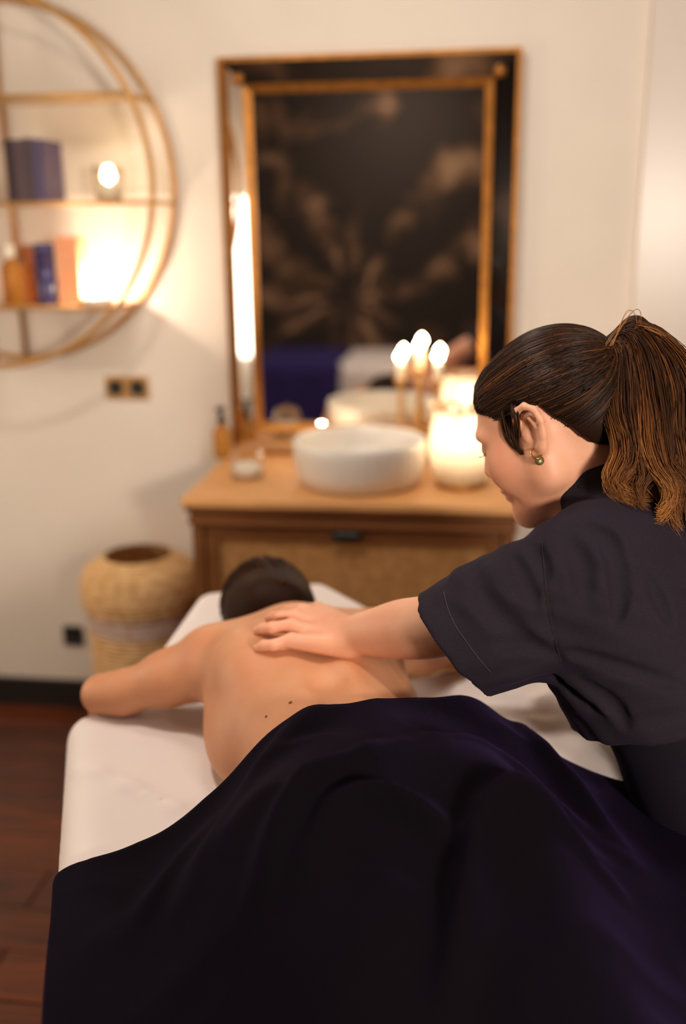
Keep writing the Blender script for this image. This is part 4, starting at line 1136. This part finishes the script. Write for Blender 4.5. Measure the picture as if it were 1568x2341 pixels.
# --- near hand spread on the back
def on_back(px, py, up): return cl.hit(px, py)+ez*up
KN = [on_back(668, 1490, 0.020), on_back(668, 1466, 0.026), on_back(676, 1446, 0.028), on_back(692, 1430, 0.026)]
TIP = [on_back(588, 1488, 0.005), on_back(586, 1448, 0.005), on_back(612, 1421, 0.005), on_back(648, 1408, 0.005)]
MIDF = [on_back(624, 1494, 0.013), on_back(622, 1458, 0.016), on_back(640, 1434, 0.017), on_back(668, 1418, 0.016)]
palm = (KN[0]+KN[1]+KN[2]+KN[3])/4
for j in range(4):
    bd_.cone(WR+(KN[j]-palm)*0.45-ez*0.004, KN[j]-ez*0.003, 0.0185, 0.0118, k=0.016)
    bd_.chain([KN[j], MIDF[j], TIP[j]*0.55+MIDF[j]*0.45+ez*0.002, TIP[j]], [(0.0095, 0.0105, 0.0108, 0.0105)[j], (0.0080, 0.0088, 0.0092, 0.0088)[j], 0.0076, 0.0062], k=0.005)
TB = WR*0.6+KN[3]*0.4+ez*0.0
bd_.cone(WR, on_back(748, 1424, 0.014), 0.020, 0.014, k=0.02)
bd_.chain([on_back(748, 1424, 0.014), on_back(728, 1408, 0.012), on_back(708, 1398, 0.006)], [0.0125, 0.0105, 0.0085], k=0.008)
# --- far arm, its hand on the far shoulder
EL2, WR2 = P(1100, 1425, 1.58), P(950, 1445, 1.62)
bd_.limb([SHF, EL2, EL2*0.6+WR2*0.4, WR2], [0.048, 0.037, 0.036, 0.024], 18)
HB = T(0.125, CB+0.185, 0.895)
bd_.cone(WR2, HB, 0.022, 0.024, k=0.02)
for j in range(4):
    r0 = HB+AX*(0.030-0.02*j)-AN*0.012
    t0 = r0-AN*(0.035+0.008*(j in (1, 2)))-ez*0.006
    bd_.chain([r0, t0+ez*0.004, t0-AN*0.022-ez*0.006], [0.0100, 0.0088, 0.0068], k=0.005)
bd_.chain([HB+AX*0.025, HB+AX*0.05-AN*0.012-ez*0.012], [0.012, 0.009], k=0.01)
lo = np.minimum.reduce([P(560, 1500, 1.5), P(1690, 1900, 1.44), Hd(0.1, 0.1, -0.1), WR2])-0.16
hi = np.maximum.reduce([P(1690, 1700, 1.44), Hd(0, 0, 0.15), SHF, WR2, EL2])+0.16
Vb, Qb = largest(*bd_.mesh(lo, hi, 0.0032))
Vb = smooth_mesh(Vb, Qb, 1, 0.4)
mesh_obj('body', Vb, Qb, M['skin2'], ther)
print('therapist body', len(Qb))

# ------------------------------------------------------------------ tunic
sh = Sdf()
sh.chain([P(1388, 1268, 1.290), P(1395, 1430, 1.305), P(1505, 1600, 1.335), P(1620, 1740, 1.36)], [0.070, 0.096, 0.104, 0.115], k=0.06)
sh.chain([P(1400, 1268, 1.47), P(1400, 1410, 1.49), P(1500, 1590, 1.50), P(1620, 1730, 1.50)], [0.066, 0.092, 0.10, 0.115], k=0.06)
sh.chain([P(1470, 1230, 1.36), P(1520, 1400, 1.38), P(1600, 1620, 1.42)], [0.085, 0.11, 0.13], k=0.06)
sh.chain([P(1335, 1282, 1.30), NB+cv(0.025, -0.03, 0), P(1318, 1268, 1.49)], [0.050, 0.050, 0.044], k=0.04)
# near sleeve, a loose cut-off cone
SA, SB = P(1325, 1325, 1.27), P(1000, 1492, 1.300)
hemc = P(1043, 1476, 1.295)
slv = Sdf().chain([SA, SA*0.45+SB*0.55, SB+(SB-SA)*0.3], [0.082, 0.080, 0.079], k=0.02)
slv.plane(hemc, cv(-0.77, -0.60, 0.25), k=0.003)
arm_in = Sdf().chain([SA*0.5+SB*0.5, SB+(SB-SA)*0.5], [0.066, 0.0740], k=0.01)
hem_in = hemc+cv(0.77, 0.60, -0.25)*0.030
fsl = Sdf().chain([P(1325, 1262, 1.50), P(1180, 1370, 1.585)], [0.070, 0.060], k=0.02)
def sleeve_fn(X): return np.maximum(slv.ev(X), -np.maximum(arm_in.ev(X), ((X-hem_in)@unit(cv(0.77, 0.60, -0.25)))))
sh.func(sleeve_fn, op='u'); sh.p[-1] = ('f', 'u', 0.03, (SA+SB)/2, 0.30, sleeve_fn)
sh.func(fsl.ev, op='u'); sh.p[-1] = ('f', 'u', 0.03, P(1250, 1315, 1.54), 0.20, fsl.ev)
# collar standing round the neck
C1 = P(1347, 1092, 1.375); cdir = unit(cv(-0.65, 0.62, 0.42)); cu = unit(cv(0.67, 0.74, 0)); cu = unit(cu-cdir*(cu@cdir)); cw = np.cross(cdir, cu)
def collar_fn(X):
    y = X-C1; h_ = y@cdir; u_ = y@cu; w_ = y@cw
    R_ = 0.0575-0.10*h_
    rr = np.sqrt((u_/1.06)**2+(w_*1.0)**2)
    wall = np.abs(rr-R_)-0.0040
    return np.maximum(wall, np.abs(h_+0.036)-0.038)*0.9
sh.func(collar_fn); sh.p[-1] = ('f', 'u', 0.006, C1, 0.13, collar_fn)
sh.cone(C1-cdir*0.045, C1+cdir*0.10, 0.0545, 0.0500, k=0.004, op='s')
# lower hem of the tunic
hemn = unit(cv(0.20, -0.98, 0.05))
sh.plane(P(1440, 1672, 1.3), hemn, k=0.004)
sh.func(lambda X: 0.0016*np.sin(X[..., 0]*62+9*np.sin(X[..., 2]*23))*np.sin(X[..., 2]*48+X[..., 1]*31)+0.0012*np.sin(X[..., 2]*95+X[..., 0]*40+4*np.sin(X[..., 1]*40)))
def seam(pts, r, k, lift=0.0):
    q = []
    for x, y in pts:
        p = sh.hit(x, y, 0.9, 1.7)
        if p is not None: q.append(p-unit(ray(x, y))*lift)
    if len(q) > 2:
        q = spline(q, int(2.6*len(q))); return q
    return None
grooves = [([(1238, 1230), (1243, 1300), (1251, 1380), (1264, 1450), (1282, 1520)], 0.0022, 0.004),
           ([(1335, 1198), (1385, 1225), (1414, 1290), (1422, 1360), (1410, 1420)], 0.014, 0.006),
           ([(1140, 1474), (1180, 1475), (1215, 1478), (1275, 1505)], 0.007, 0.012),
           ([(1488, 1322), (1510, 1370), (1535, 1430)], 0.008, 0.008),
           ([(1172, 1272), (1195, 1320), (1222, 1380)], 0.011, 0.010),
           ([(1212, 1248), (1235, 1290), (1238, 1330)], 0.009, 0.010),
           ([(1090, 1330), (1130, 1400), (1200, 1450)], 0.006, 0.02),
           ([(1295, 1492), (1370, 1512), (1460, 1540), (1560, 1570)], 0.005, 0.012),
           ([(1260, 1545), (1310, 1590), (1375, 1640)], 0.005, 0.010),
           ([(1330, 1560), (1400, 1610), (1430, 1660)], 0.004, 0.014),
           ([(1300, 1230), (1330, 1290), (1335, 1370)], 0.004, 0.02)]
gl_ = [(seam(p, r, k), r, k) for p, r, k in grooves]
for q, r, k in gl_:
    if q is not None: sh.chain(list(q), list(np.full(len(q), r)*np.clip(np.sin(np.linspace(0.25, math.pi-0.25, len(q)))*1.2, 0.3, 1)), k=k, op='s')
lo = np.minimum.reduce([SB, P(1440, 1720, 1.3), P(1200, 1400, 1.6)])-0.12
hi = np.maximum.reduce([P(1720, 1400, 1.45), C1, P(1500, 1250, 1.6)])+0.14
Vs, Qs = largest(*sh.mesh(lo, hi, 0.0037))
Vs = smooth_mesh(Vs, Qs, 1, 0.3)
mesh_obj('tunic', Vs, Qs, M['shirt'], ther)
print('tunic', len(Qs))
# stitching line along the sleeve hem and the armhole
tun = ther.children[-1]
st = []
for x, y in spline([(x, y, 0) for x, y in ((1014, 1352), (1024, 1392), (1042, 1432), (1068, 1470), (1098, 1510), (1122, 1538))], 22)[:, :2]:
    p = sh.hit(x, y, 0.9, 1.7)
    if p is not None: st.append(p-unit(ray(x, y))*0.0004)
M['thread'] = mat_basic('navy_thread', srgb(56, 48, 56), 0.8)
sm_ = []
for x, y in spline([(x, y, 0) for x, y in ((1240, 1236), (1244, 1300), (1252, 1380), (1265, 1450), (1282, 1515))], 26)[:, :2]:
    p = sh.hit(x, y, 0.9, 1.7)
    if p is not None: sm_.append(p-unit(ray(x, y))*0.0003)
M['seam'] = mat_basic('navy_seam', srgb(16, 13, 17), 0.9)
tube('armhole_seam', spline(sm_, 70), 0.0011, M['seam'], tun, 5)
tube('hem_stitching', spline(st, 60), 0.0006, M['thread'], tun, 5)

# ------------------------------------------------------------------ trousers and shoes
tr = Sdf()
PN, PF = P(1640, 1770, 1.37), P(1655, 1760, 1.52)
tr.chain([P(1535, 1640, 1.37), PN], [0.092, 0.110], k=0.05)
tr.chain([P(1535, 1640, 1.48), PF], [0.092, 0.108], k=0.05)
LN, LF = T(0.53, 1.045, 0), T(0.27, 1.055, 0)
tr.chain([PN, LN+npv(0, 0, 0.50), LN+npv(0, 0, 0.07)], [0.115, 0.068, 0.055], k=0.04)
tr.chain([PF, LF+npv(0, 0, 0.50), LF+npv(0, 0, 0.07)], [0.112, 0.068, 0.055], k=0.04)
tr.plane(P(1500, 1590, 1.3), -hemn, k=0.004)
tr.plane(npv(0, 0, 0.065), npv(0, 0, -1), k=0.004)
lo = np.minimum.reduce([LN, LF, PN, P(1450, 1700, 1.37)])-0.16; lo[2] = 0.02
hi = np.maximum.reduce([LN, LF, PN, PF])+0.2; hi[2] = 1.05
V, Q = tr.mesh(lo, hi, 0.009)
mesh_obj('trousers', smooth_mesh(V, Q, 1), Q, M['trousers'], ther)
M['shoe'] = mat_basic('white_leather', srgb(220, 214, 206), 0.5)
for L_ in (LN, LF):
    so = Sdf().chain([L_+npv(0, 0, 0.05), L_-AN*0.02+npv(0, 0, 0.04), L_-AN*0.16+npv(0, 0, 0.032)], [0.042, 0.042, 0.034], k=0.03)
    so.plane(npv(0, 0, 0.001), npv(0, 0, -1), k=0.004)
    V, Q = so.mesh(L_-npv(0.25, 0.2, 0.02), L_+npv(0.12, 0.2, 0.12), 0.006)
    mesh_obj('shoe', V, Q, M['shoe'], ther)

# ------------------------------------------------------------------ hair
HCc = npv(-0.019, 0, 0.043); HR = npv(0.0985, 0.0805, 0.0800)
def hairline(x):                                # lowest hair height as a function of x in the head frame
    return np.interp(x, [-0.125, -0.085, -0.060, -0.035, -0.018, 0.012, 0.045, 0.075, 0.11], [-0.085, -0.078, -0.050, 0.000, 0.032, 0.036, 0.028, 0.046, 0.054])
hp = Sdf().ell(HO+xh*HCc[0]+zh*HCc[2], tuple(HR), HAX)
hp.ell(Hd(-0.055, 0, -0.005), (0.060, 0.062, 0.060), HAX, k=0.03)
hp.ell(Hd(0.040, 0, 0.056), (0.044, 0.060, 0.042), HAX, k=0.03)
def clip_fn(X):
    y = X-HO
    return (hairline(y@xh)-(y@zh)+0.0025*np.sin((y@xh)*260))*0.7
hp.func(clip_fn, op='i')
V, Q = hp.mesh(HO-0.2, HO+0.2, 0.004)
V = smooth_mesh(V, Q, 2)
hair = mesh_obj('hair', V, Q, M['hair'], ther, attr=np.full(len(V), 0.06))
TIE = P(1392, 795, 1.305)
tl_ = TIE-HO; tie_l = npv(tl_@xh, tl_@yh, tl_@zh)
tdir = unit((tie_l-HCc)/HR)
paths = []; tones = []
cand = 0
while len(paths) < 1500 and cand < 20000:
    cand += 1
    u = RNG.normal(size=3); u /= np.linalg.norm(u)
    pl_ = HCc+u*HR
    dz = pl_[2]-hairline(pl_[0])
    if dz < 0.0: continue
    if dz > 0.035 and RNG.uniform() > 0.45: continue
    if u[1] < -0.45: continue
    ph = RNG.uniform(0, 6.28); amp = RNG.uniform(0, 0.02)
    n_ = 16; p = []
    bump = RNG.uniform(1.0, 1.022)
    for s in np.linspace(0, 1, n_):
        w = u*(1-s)+tdir*s
        w = w+npv(0, 0, -0.16*math.sin(math.pi*s)*(1-max(0, u[2])))*0.6
        w = unit(w)
        q = HCc+w*HR*(bump+0.006*math.sin(9*s+ph))
        x_ = HO+xh*q[0]+yh*q[1]+zh*q[2]
        dd = float(0)
        p.append(x_)
    paths.append(np.array(p)); tones.append(np.clip(RNG.normal(0.16, 0.16), 0, 0.7))
pp = np.array(paths); sh_ = pp.shape; pp = pp.reshape(-1, 3)
lift = np.repeat(RNG.uniform(0.0002, 0.0016, sh_[0]), sh_[1])
dv = hp.ev(pp)                                    # seat them on the cap
g = np.stack([hp.ev(pp+npv(*e_))-dv for e_ in np.eye(3)*0.002], 1)
g /= np.linalg.norm(g, axis=1)[:, None]+1e-9
paths = list((pp-g*(np.clip(dv, -0.02, 0.02)-lift)[:, None]).reshape(sh_))
strands('scalp_strands', paths, 0.00075, M['hair'], hair, tones)
# lock falling in front of the ear
paths = []; tones = []
def lock_px(s): return [(1130+44*s, 925-4*s), (1142+42*s, 952-2*s), (1150+36*s, 990+2*s), (1164+22*s, 1016+4*s), (1188+8*s, 1034+4*s)]
LG = np.array([[bd_.hit(x, y, 1.1, 1.6) for (x, y) in lock_px(s)] for s in np.linspace(0, 1, 7)])
for i in range(170):
    s = RNG.uniform(0, 1)*5.999; k_ = int(s); f = s-k_
    q = LG[k_]*(1-f)+LG[k_+1]*f
    q = q-FW*(RNG.uniform(0.0005, 0.006)*np.array([1, 1, 1, 0.8, 0.5]))[:, None]+RNG.normal(0, 0.0012, (5, 3))
    paths.append(spline(q, 14)); tones.append(np.clip(RNG.normal(0.25, 0.15), 0, 0.8))
strands('side_lock', paths, 0.0008, M['hair'], hair, tones)
# lashes of the lowered eye
lp = []
for i in range(14):
    a = Hd(0.096-0.0006*i, 0.026+0.0016*i, -0.004)
    lp.append(spline([a, a+xh*0.006-zh*0.003, a+xh*0.011-zh*0.001+yh*0.002], 6))
strands('eyelashes', lp, 0.0005, M['hair'], ther, np.full(len(lp), 0.05))
# hair tie
tu = unit(xh*-0.9+zh*0.43); ta = np.cross(tu, yh)
tt = np.linspace(0, 2*math.pi, 28, endpoint=False)
M['elastic'] = mat_basic('black_elastic', srgb(18, 14, 13), 0.7)
tube('hair_tie', np.array([TIE+(yh*math.cos(a)+ta*math.sin(a))*0.0165 for a in tt]), 0.0048, M['elastic'], ther, 8, closed=True)
# ponytail: locks, each a bundle of strands gathered in the tie
LK = [[(1392, 800), (1405, 828), (1402, 890), (1410, 940), (1424, 985), (1430, 1030), (1416, 1064), (1402, 1094), (1412, 1120), (1448, 1136), (1488, 1140)],
      [(1394, 798), (1414, 815), (1414, 880), (1422, 950), (1440, 1005), (1440, 1055), (1418, 1088), (1408, 1106), (1424, 1130), (1450, 1142)],
      [(1394, 796), (1428, 790), (1442, 860), (1450, 950), (1466, 1035), (1470, 1085), (1456, 1115), (1462, 1145), (1490, 1156)],
      [(1395, 795), (1438, 775), (1464, 840), (1478, 930), (1484, 1010), (1502, 1070), (1530, 1110), (1534, 1150), (1514, 1178), (1500, 1176)],
      [(1395, 794), (1446, 760), (1486, 820), (1506, 920), (1516, 1000), (1532, 1060), (1566, 1100), (1582, 1140), (1570, 1175)],
      [(1395, 793), (1450, 748), (1508, 800), (1542, 890), (1546, 980), (1560, 1060), (1552, 1130), (1540, 1180), (1562, 1220)],
      [(1396, 792), (1456, 742), (1526, 792), (1574, 872), (1590, 960), (1600, 1060), (1580, 1150), (1572, 1225)],
      [(1396, 792), (1462, 748), (1544, 824), (1602, 932), (1622, 1040), (1626, 1140), (1600, 1225)],
      [(1394, 797), (1430, 785), (1456, 850), (1462, 930), (1460, 1000), (1452, 1060), (1444, 1104), (1462, 1130)],
      [(1395, 795), (1442, 768), (1476, 830), (1496, 940), (1500, 1030), (1494, 1090), (1492, 1124), (1515, 1150)],
      [(1395, 794), (1448, 756), (1500, 830), (1524, 920), (1532, 1020), (1524, 1090), (1540, 1140), (1552, 1195)],
      [(1394, 797), (1420, 800), (1430, 880), (1436, 960), (1450, 1020), (1462, 1060), (1440, 1095), (1432, 1118), (1452, 1140)]]
LD = [1.268, 1.262, 1.262, 1.256, 1.258, 1.262, 1.270, 1.285, 1.290, 1.286, 1.284, 1.282]
paths = []; tones = []; core = Sdf()
for li, lk in enumerate(LK):
    m_ = len(lk)
    dp = np.interp(np.linspace(0, 1, m_), [0, 0.14, 0.4, 1], [1.303, 1.292, LD[li], LD[li]-0.010])
    G = np.array([P(x, y, d) for (x, y), d in zip(lk, dp)])
    core.chain(list(G[:m_-2]+FW*0.010), list(np.interp(np.linspace(0, 1, m_-2), [0, 0.2, 0.5, 1], [0.006, 0.010, 0.012, 0.003])), k=0.012)
    g = spline(G, 34)
    tt2 = np.linspace(0, 1, 34)
    prof = np.interp(tt2, [0, 0.12, 0.35, 0.6, 0.85, 1], [0.10, 0.55, 1.0, 0.85, 0.40, 0.10])
    for i in range(260):
        ang = RNG.uniform(0, 6.283); rad = math.sqrt(RNG.uniform(0, 1))*0.0195
        off = RT*math.cos(ang)*rad+FW*math.sin(ang)*rad*0.8
        tw = 0.6*math.sin(ang*2+li)
        wob = RT*(RNG.normal(0, 0.0016))+UP*RNG.normal(0, 0.0016)
        sh2 = RNG.normal(0, 0.007)
        q = g+prof[:, None]*off[None]+np.sin(tt2*9+li+tw*2)[:, None]*(tt2[:, None])*RT[None]*0.0028+np.sin(tt2*6.3+ang)[:, None]*wob[None]*1.5
        q[:, 2] += sh2*tt2**2
        end = int(34*RNG.uniform(0.72, 1.0)); q = q[:end]
        bt_ = 0.13+0.20*(0.5+0.5*math.sin(li*2.4+0.6))+RNG.normal(0, 0.09)+(0.12 if math.cos(ang) < -0.3 and li in (0, 3, 5) else 0)
        paths.append(q); tones.append(np.clip(bt_+(tt2[:end]**1.2)*0.55, 0.02, 1))
V, Q = core.mesh(P(1500, 1000, 1.27)-0.3, P(1500, 1000, 1.27)+0.3, 0.006)
ponyt = mesh_obj('ponytail', smooth_mesh(V, Q, 1), Q, M['hair'], ther, attr=np.full(len(V), 0.10))
strands('ponytail_strands', paths, 0.00060, M['hair'], ponyt, tones)
# flyaway hairs
paths = []
fly = [[(1395, 790), (1430, 730), (1452, 708), (1466, 712), (1462, 740), (1450, 752)],
       [(1400, 790), (1425, 725), (1440, 708), (1454, 722), (1456, 745)],
       [(1460, 745), (1500, 755), (1540, 785), (1575, 815)], [(1470, 748), (1515, 768), (1550, 800), (1580, 840)],
       [(1480, 752), (1530, 775), (1575, 800)], [(1500, 770), (1545, 812), (1580, 862)], [(1385, 790), (1405, 760), (1432, 738)],
       [(1400, 1080), (1385, 1110), (1380, 1130)],
       [(1480, 1120), (1510, 1160), (1500, 1185), (1520, 1195)], [(1420, 1120), (1460, 1140), (1510, 1150)], [(1530, 1130), (1528, 1165), (1505, 1180)]]
for f_ in fly:
    for r_ in range(2):
        paths.append(spline([P(x+RNG.normal(0, 1.5), y+RNG.normal(0, 1.5), 1.272) for x, y in f_], 18))
strands('flyaway_hair', paths, 0.0004, M['hair'], ponyt, np.full(len(paths), 0.75))

# ------------------------------------------------------------------ earring
lb = bd_.hit(1222, 1026, 1.0, 1.6)
M['earring_gold'] = mat_basic('earring_gold', srgb(214, 160, 82), 0.22, 1.0, noise_amt=0.05)
M['jade'] = mat_basic('olive_enamel', srgb(104, 92, 58), 0.35, 0.4)
hc_ = P(1226, 1037, (lb-CAMP)@FW-0.002)
er = tube('earring', np.array([hc_+(RT*math.cos(a)*0.0068+UP*math.sin(a)*0.0068+FW*0.004*math.sin(a)) for a in tt]), 0.0011, M['earring_gold'], ther, 8, closed=True)
pdn = P(1233, 1053, (lb-CAMP)@FW-0.003)
V = []; Fc = []
for i in range(24):
    a = 2*math.pi*i/24
    for (r, d) in ((0.0, 0.0012), (0.0052, 0.0012), (0.0062, 0.0), (0.0052, -0.0012), (0.0, -0.0012)):
        V.append(pdn+(RT*math.cos(a)+UP*math.sin(a))*r+FW*d)
for i in range(24):
    k = (i+1) % 24
    for j in range(4): Fc.append((i*5+j, k*5+j, k*5+j+1, i*5+j+1))
mesh_obj('pendant', V, Fc, M['jade'], er)
